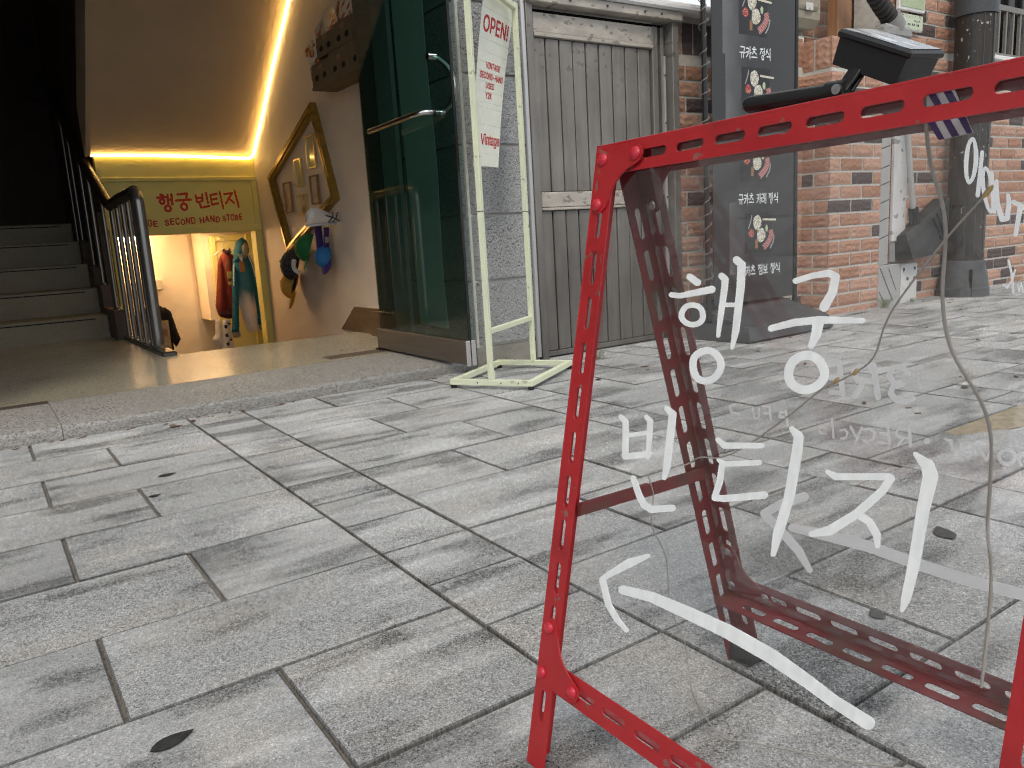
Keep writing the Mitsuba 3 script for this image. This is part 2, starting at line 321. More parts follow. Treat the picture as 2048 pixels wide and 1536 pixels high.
pr('m_f_dye', lambda p, n, uv: mix((.60, .55, .52), (.008, .11, .17), smoothstep(.14, .30, p.z + .08 * (fbm(p.x * 30, 0, p.z * 6, 2) - .5))) * fab(p), .45, sheen=.3)
pr('m_tag', (.24, .12, .06), .7)
pr('m_lamp_post', lambda p, n, uv: mix(mi.Color3f(.030, .025, .022) * (.8 + .5 * fbm(p.x * 12, p.y * 12, p.z * 6, 3)), grey(.4), smoothstep(.735, .76, fbm(p.x * 60, p.y * 60, p.z * 34, 3)) * smoothstep(.5, .62, fbm(p.x * 7, p.y * 7, p.z * 4, 2))), .55)
pr('m_lamp_collar', (.055, .062, .068), .5)
pr('m_base_iron', lambda p, n, uv: mi.Color3f(.07, .075, .08) * (.6 + .8 * fbm(p.x * 14, p.y * 14, p.z * 14, 3)), .6)
pr('m_pvc', lambda p, n, uv: grey(.62) * (.85 + .25 * fbm(p.x * 9, p.y * 9, p.z * 5, 3)) * (1 - .5 * smoothstep(.68, .74, fbm(p.x * 24, 3, p.z * 18, 3))), .5)
pr('m_pvc_grey', lambda p, n, uv: grey(.38) * (.88 + .22 * fbm(p.x * 9, p.y * 9, p.z * 5, 3)), .6)
pr('m_mark', (.06, .06, .065), .8)
pr('m_rust', (.17, .075, .05), .8)
pr('m_grey_cap', lambda p, n, uv: grey(.26 + .07 * fbm(p.x * 20, p.y * 20, p.z * 20, 2)), .7)
pr('m_meter', lambda p, n, uv: mi.Color3f(.34, .31, .25) * (.9 + .18 * fbm(p.x * 12, p.y * 12, p.z * 12, 2)), .5)
pr('m_meter_dark', (.08, .08, .075), .3)
pr('m_notice', (.42, .50, .32), .35)
pr('m_notice_pale', lambda p, n, uv: mix((.55, .62, .47), (.15, .17, .14), smoothstep(.66, .7, noise(p.x * 90, 0, p.z * 90)) * smoothstep(1.915, 1.94, p.z)), .4)
pr('m_fence', (.19, .18, .165), .5)
pr('m_fence_back', (.075, .075, .08), .7)
pr('m_grey_wall', (.34, .33, .33), .9)
pr('m_slab', lambda p, n, uv: grey(.66 + .12 * fbm(p.x * 8, p.y * 8, p.z * 8, 3)), .8)
pr('m_render', (.22, .21, .2), .9)
pr('m_leaf', lambda p, n, uv: mi.Color3f(.028, .03, .03) * (.7 + .7 * noise(p.x * 200, p.y * 200)), .5)
pr('m_leaf_brown', (.10, .05, .03), .7)
pr('m_weed', (.13, .17, .06), .7)
pr('m_solar', lambda p, n, uv: mix((.03, .035, .045), (.30, .33, .36), smoothstep(.5, .68, fbm(p.x * 50, p.y * 22, 1, 3))), .12, spec=.6, coat=1.0)
pr('m_sticker', (.75, .75, .78), .4)
pr('m_cable', (.33, .31, .28), .25, spec=.6)
pr('m_cloth_sheet', (.66, .70, .68), .7)
scene['m_acrylic'] = {'type': 'thindielectric', 'int_ior': 1.49, 'ext_ior': 1.0}
scene['m_green_glass'] = {'type': 'thindielectric', 'int_ior': 1.6, 'ext_ior': 1.0, 'specular_transmittance': {'type': 'rgb', 'value': [.17, .285, .25]}, 'specular_reflectance': {'type': 'rgb', 'value': [.95, 1.0, .98]}}

# ------------------------------------------------------------------ ground and pavement
g_out = sbox(-300, -300, 300, 300).difference(sbox(-6.2, 3.26, 2.36, 14))
put(struct('ground', 'asphalt ground beyond the pavers'), frame_map(ext(g_out, .05), [0, 0, -.16], [1, 0, 0], [0, 1, 0]), 'm_asphalt')
pav = struct('pavement', 'pavement of long grey streaked pavers with narrow cross strips')
part(pav, 'joint_bed', box(-3, 13, -3, 3.29, -.09, -.0065), 'm_bed')
part(pav, 'joint_bed', box(2.0, 13, 3.292, 4.2, -.09, -.007), 'm_bed')

def paver_mesh(x0, x1, y0, y1):
    gx, gy, c = .0030, .0018, .0024
    x0 += gx; x1 -= gx; y0 += gy; y1 -= gy
    dz = rng.normal(0, .0007, 4) + rng.normal(0, .0009)
    v, q = [], [(x0, y0), (x1, y0), (x1, y1), (x0, y1)]
    for (x, y), d in zip(q, dz): v.append([x, y, -.03])
    for (x, y), d in zip(q, dz): v.append([x, y, -c + d])
    mx, my = (x0 + x1) / 2, (y0 + y1) / 2
    for (x, y), d in zip(q, dz): v.append([x + c * np.sign(mx - x), y + c * np.sign(my - y), d])
    f = []
    for a in (0, 4):
        for k in range(4):
            i, j = a + k, a + (k + 1) % 4
            f += [[i, j, j + 4], [i, j + 4, i + 4]]
    f += [[8, 9, 10], [8, 10, 11]]
    return trimesh.Trimesh(np.array(v), f, process=False)
slabs = []
for j in range(-3, 11):
    xs = .63 + 1.07 * j
    for m in range(-12, 12):
        y0 = .86 + .2045 * m
        if y0 < 3.27: slabs.append((xs, xs + .212, y0, min(y0 + .2045, 3.285)))
    for k in range(-8, 8):
        y0 = .86 + .3065 * k
        y1 = min(y0 + .3065, 3.285)
        if y0 > 3.27: continue
        c = .535 if k % 2 == 0 else .318
        a = xs + .212
        slabs += [(a, a + c, y0, y1), (a + c, xs + 1.07, y0, y1)]
for i in range(46): slabs.append((2.37 + .31 * (i % 23), 2.68 + .31 * (i % 23), 3.29 + .3 * (i // 23), 3.59 + .3 * (i // 23)))
def seen(s):
    cx, cy = (s[0] + s[1]) / 2, (s[2] + s[3]) / 2
    b = math.degrees(math.atan2(cx, cy)); d = math.hypot(cx, cy)
    return -6 < b < 72 and d > .55
vis = sorted([s for s in slabs if seen(s)], key=lambda s: math.hypot((s[0] + s[1]) / 2, (s[2] + s[3]) / 2))
rest = vis[292:] + [s for s in slabs if not seen(s)]
vis = vis[:292]
def const_uv(m, a, b): return np.tile([a, b], (len(m.vertices), 1))
for s in vis:
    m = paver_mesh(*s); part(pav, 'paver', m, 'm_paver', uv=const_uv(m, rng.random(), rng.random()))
ms = [paver_mesh(*s) for s in rest]
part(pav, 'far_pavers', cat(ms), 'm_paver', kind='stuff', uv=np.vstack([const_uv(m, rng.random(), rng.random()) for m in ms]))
def flake(cx, cy, pts, z): return ext(Polygon([(cx + a, cy + b) for a, b in pts]), .002)
sp = Polygon([(2.27, 1.155), (2.5, 1.15), (2.8, 1.152), (3.3, 1.15), (3.3, 1.04), (2.75, 1.06), (2.6, 1.02), (2.45, 1.06), (2.34, 1.10)]).buffer(.01)
m = pillow(sp, .006, .03, fold=.004)
m.apply_translation([0, 0, .001])
solo('sand_spill', m, 'm_sand', 'patch of loose tan sand between pavers behind the red sign', 'sand', smooth=True, kind='stuff')

# ------------------------------------------------------------------ entrance step, vestibule floor, basement stairs
st = struct('entrance_step', 'worn aggregate stone step along the shop entrance')
def kerbstone(x0, x1):
    n = max(4, int((x1 - x0) / .03))
    prof = [(3.296, -.03), (3.292, .030), (3.299, .043), (3.312, .050), (3.55, .0535), (3.865, .0545), (3.865, -.03)]
    v, f, k = [], [], len(prof)
    for i in range(n + 1):
        x = x0 + (x1 - x0) * i / n
        for (y, z) in prof:
            j = (.006 * (meshkit.fbm(np.array([x * 14, z * 60, 1.0]), 3) - .5)) if z > .02 and y < 3.4 else 0
            v.append([x, y + j, z + (j * .6 if z > .04 else 0)])
    for i in range(n):
        for q in range(k):
            a, b = i * k + q, i * k + (q + 1) % k
            f += [[a, b, b + k], [a, b + k, a + k]]
    f += [[0, q + 1, q] for q in range(1, k - 1)] + [[n * k, n * k + q, n * k + q + 1] for q in range(1, k - 1)]
    return trimesh.Trimesh(np.array(v), f, process=False)
for a, b in ((-1.6, .2), (.2022, 1.27), (1.2722, 2.02)):
    part(st, 'step_stone', kerbstone(a, b), 'm_kerb', smooth=40)
fl = struct('vestibule_floor', 'polished terrazzo floor inside the entrance')
part(fl, 'terrazzo', cat([box(-1.2, 2.134, 3.869, 4.99, -.1, .056), box(-1.2, .972, 4.99, 6.66, -.1, .056)]), 'm_terrazzo')
part(fl, 'groove_plate', box(-.18, .20, 3.84, 3.90, .05, .0585), 'm_bronze')
part(fl, 'groove_plate', box(1.50, 1.86, 3.93, 4.05, .05, .0585), 'm_bronze')
bs = struct('basement_stairs', 'terrazzo stairs going down to the basement shop')
for k in range(8):
    part(bs, 'step', box(.95, 2.13, 4.99 + .235 * k, 4.99 + .235 * (k + 1) + .01, -1.9, .056 - .2 * (k + 1)), 'm_stair')

# ------------------------------------------------------------------ building shell
bd = thing('shop_building', 'grey building with granite pillar and an open lit stairwell entrance', 'building')
WX = 2.134
part(bd, 'stairwell_wall', box(WX, WX + .12, 4.085, 6.98, -1.9, 4.6), 'm_stucco', label='rough beige stucco wall lit by warm light')
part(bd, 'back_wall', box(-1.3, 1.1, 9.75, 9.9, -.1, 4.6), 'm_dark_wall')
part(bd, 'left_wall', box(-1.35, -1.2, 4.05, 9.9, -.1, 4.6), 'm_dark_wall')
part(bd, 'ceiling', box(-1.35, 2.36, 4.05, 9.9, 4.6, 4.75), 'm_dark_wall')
# sloping underside of the upper flight
def yz_slab(x0, x1, pts):
    m = frame_map(ext(Polygon(pts), x1 - x0), [x0, 0, 0], [0, 1, 0], [0, 0, 1], [1, 0, 0]); return m
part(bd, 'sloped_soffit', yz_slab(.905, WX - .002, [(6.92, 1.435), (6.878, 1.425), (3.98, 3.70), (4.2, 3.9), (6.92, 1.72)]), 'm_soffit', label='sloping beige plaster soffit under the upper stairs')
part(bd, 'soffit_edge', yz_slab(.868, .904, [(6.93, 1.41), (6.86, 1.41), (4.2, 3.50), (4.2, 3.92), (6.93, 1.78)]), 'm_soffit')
part(bd, 'added_dark_wall', box(.96, 1.0, 6.995, 9.74, .91, 4.6), 'm_dark_wall')  # dark wall added to close off the cavity and make it dark
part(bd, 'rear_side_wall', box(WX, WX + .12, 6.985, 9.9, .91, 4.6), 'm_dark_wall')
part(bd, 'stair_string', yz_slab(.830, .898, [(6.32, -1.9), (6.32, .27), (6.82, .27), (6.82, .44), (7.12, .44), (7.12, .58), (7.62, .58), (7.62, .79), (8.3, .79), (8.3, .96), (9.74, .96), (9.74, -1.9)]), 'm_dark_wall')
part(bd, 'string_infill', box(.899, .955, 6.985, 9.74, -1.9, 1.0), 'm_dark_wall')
part(bd, 'landing_wall', box(.80, .95, 4.995, 6.66, -1.9, -.101), 'm_stucco')
part(bd, 'inner_skirting', yz_slab(WX - .014, WX - .001, [(4.09, .056), (5.285, .056), (5.02, .226), (4.09, .226)]), 'm_skirting', label='dark brown skirting board cut at a slant')
part(bd, 'skirting_corner', box(WX - .05, WX - .0145, 4.088, 4.70, .056, .214), 'm_skirting')
# yellow sign wall with the basement doorway
yw = part(bd, 'sign_wall', cat([box(.925, WX - .001, 6.88, 6.98, .858, 1.43), box(2.085, WX - .001, 6.88, 6.98, -1.9, .858)]), 'm_yellow', label='yellow wall lettered in red above the basement doorway')
part(yw, 'moulding', box(.927, WX - .003, 6.862, 6.879, 1.215, 1.248, .004), 'm_yellow')
part(yw, 'moulding', box(.952, WX - .003, 6.858, 6.879, .800, .856, .004), 'm_yellow')
part(yw, 'moulding', box(2.085, WX - .003, 6.864, 6.879, .857, 1.214, .004), 'm_yellow')
part(yw, 'door_lining', box(.955, 2.084, 6.862, 6.99, .800, .8575), 'm_yellow')
part(yw, 'door_jamb', box(2.068, 2.0845, 6.856, 6.99, -1.9, .799, .004), 'm_yellow')
part(yw, 'door_jamb', box(.953, .985, 6.856, 6.99, -1.9, .799, .004), 'm_yellow')
L = []
for i, (s, x, w_) in enumerate(zip('행궁빈티지', (1.330, 1.470, 1.622, 1.738, 1.852), (.122, .115, .104, .098, .112))):
    L.append(plate(hangul(s, .150), [x, 6.879, .985 + .006 * i], [w_, 0, 0], [0, 0, .128 if i < 2 else .118], .002, [0, -1, 0]))
part(yw, 'lettering', cat(L), 'm_sign_red')
L = []
for w, x, z, pt in (('VINTAGE', 1.034, .866, .0405), ('SECOND', 1.364, .874, .0405), ('HAND', 1.634, .884, .0425), ('STORE', 1.816, .891, .0345)):
    for k, ch in enumerate(w):
        t = write(ch, .048 + .004 * ((k * 7) % 3 - 1), .002, True); t = cat([t, t.copy().apply_translation([.003, .0016, .0003])])
        b_ = t.bounds; t.vertices[:, 0] = (t.vertices[:, 0] - b_[0, 0]) * (pt * .84 / max(b_[1, 0] - b_[0, 0], .02))
        L.append(frame_map(t, [x + pt * k, 6.879, z + .0006 * k + .003 * ((k * 5) % 3 - 1)], [1, 0, .04 * ((k % 3) - 1)], [0, 0, 1], [0, -1, 0]))
part(yw, 'lettering', cat(L), 'm_sign_red')
# basement room
rm = thing('basement_room', 'warm lit plaster room beyond the basement doorway', 'room')
part(rm, 'back_wall', box(1.0, 1.755, 7.95, 8.05, -1.9, .84), 'm_room')
part(rm, 'box_wall', box(1.80, 2.9, 7.62, 8.05, .02, .84), 'm_room')
part(rm, 'rear_wall', box(1.755, 2.9, 8.0, 8.06, -1.9, .84), 'm_room')
part(rm, 'left_wall', box(.95, 1.0, 6.985, 8.0, -1.9, .84), 'm_room')
part(rm, 'right_wall', box(2.75, 2.85, 6.985, 8.0, -1.9, .84), 'm_room')
part(rm, 'ceiling', box(.95, 2.85, 6.995, 8.06, .842, .90), 'm_room')
part(rm, 'floor', box(.95, 2.85, 6.9, 8.06, -1.95, -1.9), 'm_pale_wood')
part(rm, 'front_wall', box(2.14, 2.85, 6.985, 7.0, -1.9, .84), 'm_room')
dl = thing('yellow_door', 'pale yellow panelled door behind the hanging jackets', 'door')
part(dl, 'leaf', box(1.86, 2.40, 7.58, 7.61, -1.9, .79), 'm_cream_door')
part(dl, 'frame_bar', box(1.86, 1.91, 7.563, 7.579, -1.9, .79, .003), 'm_cream_door')
part(dl, 'frame_bar', box(1.911, 2.40, 7.564, 7.579, .735, .79, .003), 'm_cream_door')
dl2 = thing('folded_door', 'narrow olive door edge folded against the right jamb', 'door')
part(dl2, 'leaf', box(2.15, 2.245, 7.44, 7.47, -1.9, .79, .003), 'm_yellow')
part(dl2, 'strip', box(2.203, 2.228, 7.4365, 7.4395, -1.9, .77), 'm_hole')
lp = thing('room_lamp', 'bright warm strip lamp at the doorway ceiling of the basement room', 'lamp')
part(lp, 'housing', box(1.07, 1.34, 7.77, 7.85, .815, .8415), 'm_pale_wood')
k = part(lp, 'diffuser', cyl([1.075, 7.81, .792], [1.335, 7.81, .792], .022, 14), 'm_white', smooth=40); scene[k]['emitter'] = {'type': 'area', 'radiance': {'type': 'rgb', 'value': list(ROOM_RADIANCE)}}
lp = thing('room_lamp', 'small warm ceiling lamp above the hanging jackets', 'lamp')
part(lp, 'housing', box(1.5, 1.85, 7.3, 7.4, .826, .8415), 'm_pale_wood')
k = part(lp, 'diffuser', box(1.505, 1.845, 7.305, 7.395, .815, .8255), 'm_white'); scene[k]['emitter'] = {'type': 'area', 'radiance': {'type': 'rgb', 'value': [.5 * c for c in ROOM_RADIANCE]}}
# LED rope
led = smooth_path([(.90, 6.868, 1.412), (1.2, 6.866, 1.414), (1.5, 6.866, 1.411), (1.8, 6.866, 1.403), (2.05, 6.866, 1.396), (2.108, 6.85, 1.404), (2.120, 6.80, 1.450), (2.122, 6.4, 1.757), (2.122, 6.163, 1.955), (2.122, 5.661, 2.326), (2.122, 5.2, 2.70), (2.122, 4.4, 3.34)], 6)
solo('led_rope_light', tube(led, .011, 8), 'm_white', 'glowing warm LED rope light along the edge of the sloped soffit', 'light', smooth=True)
scene['led_rope_light']['emitter'] = {'type': 'area', 'radiance': {'type': 'rgb', 'value': list(LED_RADIANCE)}}
# outer walls, left pier and unseen upper storey
part(bd, 'left_facade', box(-6.2, -.62, 3.26, 4.04, -.1, 2.62), 'm_render')
part(bd, 'unseen_upper_storey', box(-6.2, 2.36, 3.22, 4.04, 2.62, 12.0), 'm_render')  # unseen storeys, raised this tall to cut sky light by the step
part(bd, 'side_wall', box(2.26, 2.36, 4.045, 10.0, 1.9, 12.0), 'm_render')
part(bd, 'recess_head', box(-.62, 2.0, 4.045, 4.12, 2.45, 4.6), 'm_bronze')
gp = part(bd, 'granite_pillar', box(2.0, 2.352, 3.268, 4.04, .10, 2.62), 'm_mortar')
def pillar_block(z0, z1):
    c = .045
    m = ext(Polygon([(1.987 + c, 3.25), (2.362, 3.25), (2.362, 4.044), (1.987, 4.044), (1.987, 3.25 + c)]).buffer(-.003).buffer(.003, 2), z1 - z0)
    m.apply_translation([0, 0, z0]); return m
zs = [.118, .432, .745, 1.070, 1.385, 1.700, 2.015, 2.33, 2.618]
for a, b in zip(zs[:-1], zs[1:]):
    m = pillar_block(a + .006, b - .006); part(gp, 'granite_block', m, 'm_granite', uv=const_uv(m, rng.random(), rng.random()))
part(bd, 'pillar_footing', box(1.995, 2.375, 3.262, 4.02, -.05, .110, .004), 'm_concrete')
part(bd, 'door_post', box(1.875, 2.133, 4.046, 4.084, .056, 2.6), 'm_bronze')
part(bd, 'wall_trim', box(1.95, 1.975, 3.86, 4.044, .056, 2.5), 'm_pvc_grey')
part(bd, 'downpipe', cyl([2.355, 3.243, .02], [2.355, 3.243, 2.6], .014, 10), 'm_alu', smooth=True)

# ------------------------------------------------------------------ stairs up, railing
sc = thing('upward_staircase', 'dim terrazzo staircase climbing up on the left of the entrance', 'stairs')
zz = [.056, .228, .420, .610, .800, .965]
for k in range(5):
    y = 6.65 + .36 * k
    s = part(sc, 'step', box(-1.2, .828, y, y + .40 if k < 4 else 9.75, zz[k] - .1, zz[k + 1], .008), 'm_stair')
    part(s, 'nosing_strip', box(-1.2, .74, y - .003, y + .02, zz[k + 1] - .030, zz[k + 1] - .022), 'm_rubber')
solo('wall_switch', box(.80, .90, 9.735, 9.752, 2.27, 2.43, .004), 'm_black', 'small dark switch plate on the unlit wall above the stairs', 'switch')
rl = thing('stair_railing', 'dark metal stair railing with round balusters and a thick handrail', 'railing')
nx = .912
part(rl, 'kerb', hullbox([.912, 5.83, .066], [.042, 0, 0], [0, .87, 0], [0, 0, .017], .008), 'm_rail')
part(rl, 'newel_post', tube(smooth_path([(nx, 5.262, .07), (nx, 5.266, .5), (nx, 5.27, .90), (nx, 5.285, .985), (nx, 5.335, 1.025), (nx, 5.42, 1.032)], 5), .034, 16), 'm_baluster', smooth=True)
part(rl, 'handrail', tube(smooth_path([(.912, 5.36, 1.03), (.902, 5.8, 1.02), (.888, 6.08, 1.004), (.880, 6.24, 1.03), (.868, 6.75, 1.265), (.86, 7.30, 1.538), (.86, 8.245, 2.097)], 4), .040, 12), 'm_handrail', smooth=True)
part(rl, 'handrail_bracket', tube(smooth_path([(.86, 8.10, 2.02), (.86, 8.26, 2.10), (.90, 8.32, 2.13), (1.05, 8.36, 2.15)], 4), .034, 10), 'm_handrail', smooth=True)
bal = [(5.44, .08, 1.0, .910), (5.62, .08, 1.0, .906), (5.80, .08, 1.0, .902), (5.98, .08, .98, .895), (6.16, .08, .98, .886), (6.45, .275, 1.12, .872), (6.92, .445, 1.34, .866), (7.24, .585, 1.50, .86), (7.72, .795, 1.78, .86), (8.05, .795, 1.95, .86)]
for y, z0, z1, nx in bal:
    b = part(rl, 'baluster', cyl([nx, y, z0], [nx, y, z1], .0155, 12), 'm_baluster', smooth=True)
    part(b, 'collar', cyl([nx, y, z0 - .004], [nx, y, z0 + .012], .030, 14, .022), 'm_baluster', smooth=40)
nx = .912
part(rl, 'collar', cyl([nx, 5.262, .082], [nx, 5.262, .098], .055, 18, .040), 'm_baluster', smooth=40)

# ------------------------------------------------------------------ glass door
gd = thing('glass_door', 'green tinted glass door standing open with a dark bronze bottom rail', 'door')
DX = 1.850
part(gd, 'pane', trimesh.Trimesh([[DX, 3.088, .175], [DX, 4.04, .175], [DX, 4.04, 2.44], [DX, 3.088, 2.44]], [[0, 2, 1], [0, 3, 2]], process=False), 'm_green_glass')
part(gd, 'pane_edge', box(DX - .006, DX + .006, 3.078, 3.0875, .175, 2.44), 'm_black')
br = part(gd, 'bottom_rail', box(DX - .024, DX + .024, 3.082, 4.045, .066, .176, .005), 'm_bronze')
part(br, 'end_cap', box(DX - .026, DX - .003, 3.074, 3.0815, .062, .180, .003), 'm_alu')
part(br, 'end_cap', box(DX + .003, DX + .026, 3.074, 3.0815, .062, .180, .003), 'm_alu')
part(gd, 'top_rail', box(DX - .024, DX + .024, 3.082, 4.045, 2.44, 2.53, .005), 'm_bronze')
part(gd, 'floor_pivot', box(DX - .03, DX + .03, 3.98, 4.06, .056, .066), 'm_hole')
h1 = part(gd, 'pull_handle', tube(smooth_path([(DX - .008, 3.245, 1.203), (DX - .045, 3.25, 1.205), (DX - .075, 3.30, 1.202), (DX - .085, 3.45, 1.197), (DX - .095, 3.735, 1.188), (DX - .094, 3.745, 1.187)], 6), .0125, 14), 'm_chrome', smooth=50)
part(h1, 'ferrule', cyl([DX - .002, 3.245, 1.203], [DX - .018, 3.246, 1.203], .016, 16), 'm_black', smooth=40)
h2 = part(gd, 'pull_handle', tube(smooth_path([(DX + .004, 3.245, 1.203), (DX + .03, 3.225, 1.21), (DX + .052, 3.18, 1.245), (DX + .058, 3.16, 1.31), (DX + .05, 3.18, 1.375), (DX + .03, 3.225, 1.425), (DX + .004, 3.25, 1.444)], 7), .0125, 14), 'm_chrome', smooth=50)
part(h2, 'ferrule', cyl([DX - .02, 3.25, 1.444], [DX + .01, 3.25, 1.444], .016, 16), 'm_chrome', smooth=40)
sheet = [(3.50 + .012 * math.sin(k * 1.1) + .028 * k / 12, .19 + k * .19) for k in range(13)]
m = yz_slab(1.978, 1.982, sheet + [(3.86, 2.47), (3.80, .20)])
solo('hanging_sheet', m, 'm_cloth_sheet', 'pale sheet hanging on the entrance side wall, seen through the green glass door', 'sheet')

# ------------------------------------------------------------------ service gate
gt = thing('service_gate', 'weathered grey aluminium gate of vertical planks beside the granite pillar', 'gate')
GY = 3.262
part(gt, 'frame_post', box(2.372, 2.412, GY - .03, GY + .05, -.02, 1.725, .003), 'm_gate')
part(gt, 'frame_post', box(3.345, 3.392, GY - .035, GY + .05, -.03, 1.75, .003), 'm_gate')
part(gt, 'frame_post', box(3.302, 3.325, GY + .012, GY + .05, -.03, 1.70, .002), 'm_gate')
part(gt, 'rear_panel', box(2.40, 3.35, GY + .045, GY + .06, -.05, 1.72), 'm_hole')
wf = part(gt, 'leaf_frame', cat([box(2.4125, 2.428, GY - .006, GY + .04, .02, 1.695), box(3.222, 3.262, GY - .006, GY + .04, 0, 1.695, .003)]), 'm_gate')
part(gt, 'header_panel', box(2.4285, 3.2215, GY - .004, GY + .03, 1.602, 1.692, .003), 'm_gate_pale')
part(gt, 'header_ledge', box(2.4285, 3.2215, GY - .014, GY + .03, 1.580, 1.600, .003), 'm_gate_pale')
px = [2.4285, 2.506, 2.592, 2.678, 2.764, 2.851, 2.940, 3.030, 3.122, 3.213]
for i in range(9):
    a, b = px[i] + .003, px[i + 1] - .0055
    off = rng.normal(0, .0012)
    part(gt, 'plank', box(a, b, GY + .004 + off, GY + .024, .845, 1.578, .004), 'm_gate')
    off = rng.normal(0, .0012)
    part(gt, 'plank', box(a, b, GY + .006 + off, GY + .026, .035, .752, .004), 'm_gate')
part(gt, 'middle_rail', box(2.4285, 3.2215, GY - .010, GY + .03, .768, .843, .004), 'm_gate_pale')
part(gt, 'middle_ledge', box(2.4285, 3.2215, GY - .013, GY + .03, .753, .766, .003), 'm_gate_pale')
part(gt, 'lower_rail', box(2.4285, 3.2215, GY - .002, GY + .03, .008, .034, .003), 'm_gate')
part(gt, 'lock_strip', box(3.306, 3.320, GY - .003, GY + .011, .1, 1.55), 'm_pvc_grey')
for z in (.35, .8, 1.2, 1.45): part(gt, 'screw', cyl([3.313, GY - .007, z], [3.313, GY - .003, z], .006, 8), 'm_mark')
# lintel trims and white canopy edge
lt = thing('gate_canopy', 'stained metal lintel and white slab edge over the service gate', 'canopy')
part(lt, 'lintel', box(2.372, 3.40, GY - .06, GY + .03, 1.722, 1.770, .004), 'm_gate_pale')
part(lt, 'lintel_trim', box(2.372, 3.62, GY - .085, GY + .03, 1.775, 1.800, .004), 'm_slab')
part(lt, 'slab', hullbox([3.2, GY + .25, 1.84], [.82, 0, .0], [0, .33, .05], [0, 0, .022], .006), 'm_slab')
for x in (2.62, 2.86, 3.12, 3.24): part(lt, 'bolt', cyl([x, GY - .066, 1.745], [x, GY - .059, 1.745], .006, 8), 'm_mark')
solo('grey_house', cat([box(2.9, 5.2, 4.8, 5.0, 0, 2.2), box(2.9, 5.2, 4.75, 5.0, 2.2, 2.26)]), 'm_grey_wall', 'plain grey wall glimpsed above the service gate canopy', 'house')
solo('house_window', box(3.42, 3.9, 4.775, 4.797, 1.9, 2.12), 'm_meter_dark', 'small dark window high on the grey wall above the gate canopy', 'window')

# ------------------------------------------------------------------ brick walls
def brick_variant(L, h, seed, ends=False):
    nx_, nz = max(3, int(9 * L / .23)), 4
    r = np.random.default_rng(seed)
    X, Z = np.meshgrid(np.linspace(0, L, nx_ + 1), np.linspace(0, h, nz + 1), indexing='ij')
    d = -.008 * meshkit.fbm(np.stack([X * 22, Z * 55, np.full_like(X, seed * 5.3)], -1), 3) - .0015
    edge = (X <= 0) | (X >= L - 1e-9) | (Z <= 0) | (Z >= h - 1e-9)
    d = np.where(edge, .0, d)
    v = np.stack([X, d, Z], -1).reshape(-1, 3)
    f = []
    w = nz + 1
    for i in range(nx_):
        for k in range(nz):
            a = i * w + k
            f += [[a, a + w, a + w + 1], [a, a + w + 1, a + 1]]
    n = len(v)
    v = np.vstack([v, [[0, .03, 0], [L, .03, 0], [L, .03, h], [0, .03, h], [0, .003, 0], [L, .003, 0], [L, .003, h], [0, .003, h]]])
    o = n
    for a, b in ((0, 1), (1, 2), (2, 3), (3, 0)):
        f += [[o + a, o + b, o + 4 + b], [o + a, o + 4 + b, o + 4 + a]]
    return trimesh.Trimesh(v, f, process=False)
BV = {}
def brick_at(parent, O, X, L, h, upright=False):
    """A split-faced brick whose lower left front corner is O, running along X (unit), its face turned to the right of X."""
    key_ = (round(L, 3), round(h, 3), int(rng.integers(4)))
    if key_ not in BV: BV[key_] = brick_variant(L, h, key_[2] + 1)
    m = BV[key_].copy()
    X = np.asarray(X, float); Z = V(0, 0, 1); N = np.cross(Z, X)
    if upright:
        m.vertices = np.stack([h - m.vertices[:, 2], m.vertices[:, 1], m.vertices[:, 0]], 1)
    v = m.vertices
    m.vertices = np.asarray(O) + v[:, :1] * X + v[:, 1:2] * N + v[:, 2:3] * Z
    t = rng.random() * .84 if rng.random() > .17 else .9
    part(parent, 'brick', m, 'm_brick', uv=const_uv(m, t, rng.random()))
C, BL, J = .0872, .2285, .0140
def brick_field(parent, O, X, length, z0, z1, start=0, skip=None):
    O = np.asarray(O, float); X = np.asarray(X, float)
    k = 0; z = z0
    while z + C - J <= z1 + 1e-6:
        x = 0.0 if (k + start) % 2 == 0 else -.121
        while x < length - .02:
            a, b = max(x, 0), min(x + BL, length)
            if b - a > .035 and not (skip and skip(O + X * (a + b) / 2, z)):
                brick_at(parent, O + X * a + V(0, 0, z), X, b - a, C - J)
            x += BL + J
        k += 1; z += C
wl = thing('brick_wall', 'split-faced brick wall behind the dark menu banner', 'wall')
part(wl, 'core', box(3.394, 4.60, 3.304, 3.45, -.06, 1.765), 'm_mortar')
brick_field(wl, (3.402, 3.300, 0), (1, 0, 0), 1.19, -.035, 1.57)
for i in range(13): brick_at(wl, (3.404 + i * .0915, 3.300, 1.584), (1, 0, 0), .165, .081, upright=True)
pl = thing('brick_pillar', 'orange split-faced brick pillar to the right of the dark menu banner', 'pillar')
part(pl, 'core', box(4.596, 5.160, 3.102, 3.44, -.06, 1.728), 'm_mortar')
brick_field(pl, (4.592, 3.098, 0), (1, 0, 0), .572, -.035, 1.53)
brick_field(pl, (4.592, 3.330, 0), (0, -1, 0), .222, -.035, 1.53, start=1)
for i in range(6): brick_at(pl, (4.594 + i * .0955, 3.098, 1.548), (1, 0, 0), .178, .096, upright=True)
for i in range(2): brick_at(pl, (4.592, 3.325 - i * .112, 1.548), (0, -1, 0), .178, .100, upright=True)
bh = thing('brick_house', 'orange brick house wall behind the low brick pillar', 'house')
part(bh, 'core', box(4.30, 6.10, 3.616, 3.8, -.06, 8.0), 'm_mortar')  # core carried up out of view to block sky light
brick_field(bh, (4.30, 3.612, 0), (1, 0, 0), 1.8, 1.62, 2.3)
wr = thing('brick_wall', 'long orange brick wall behind the lamp post', 'wall')
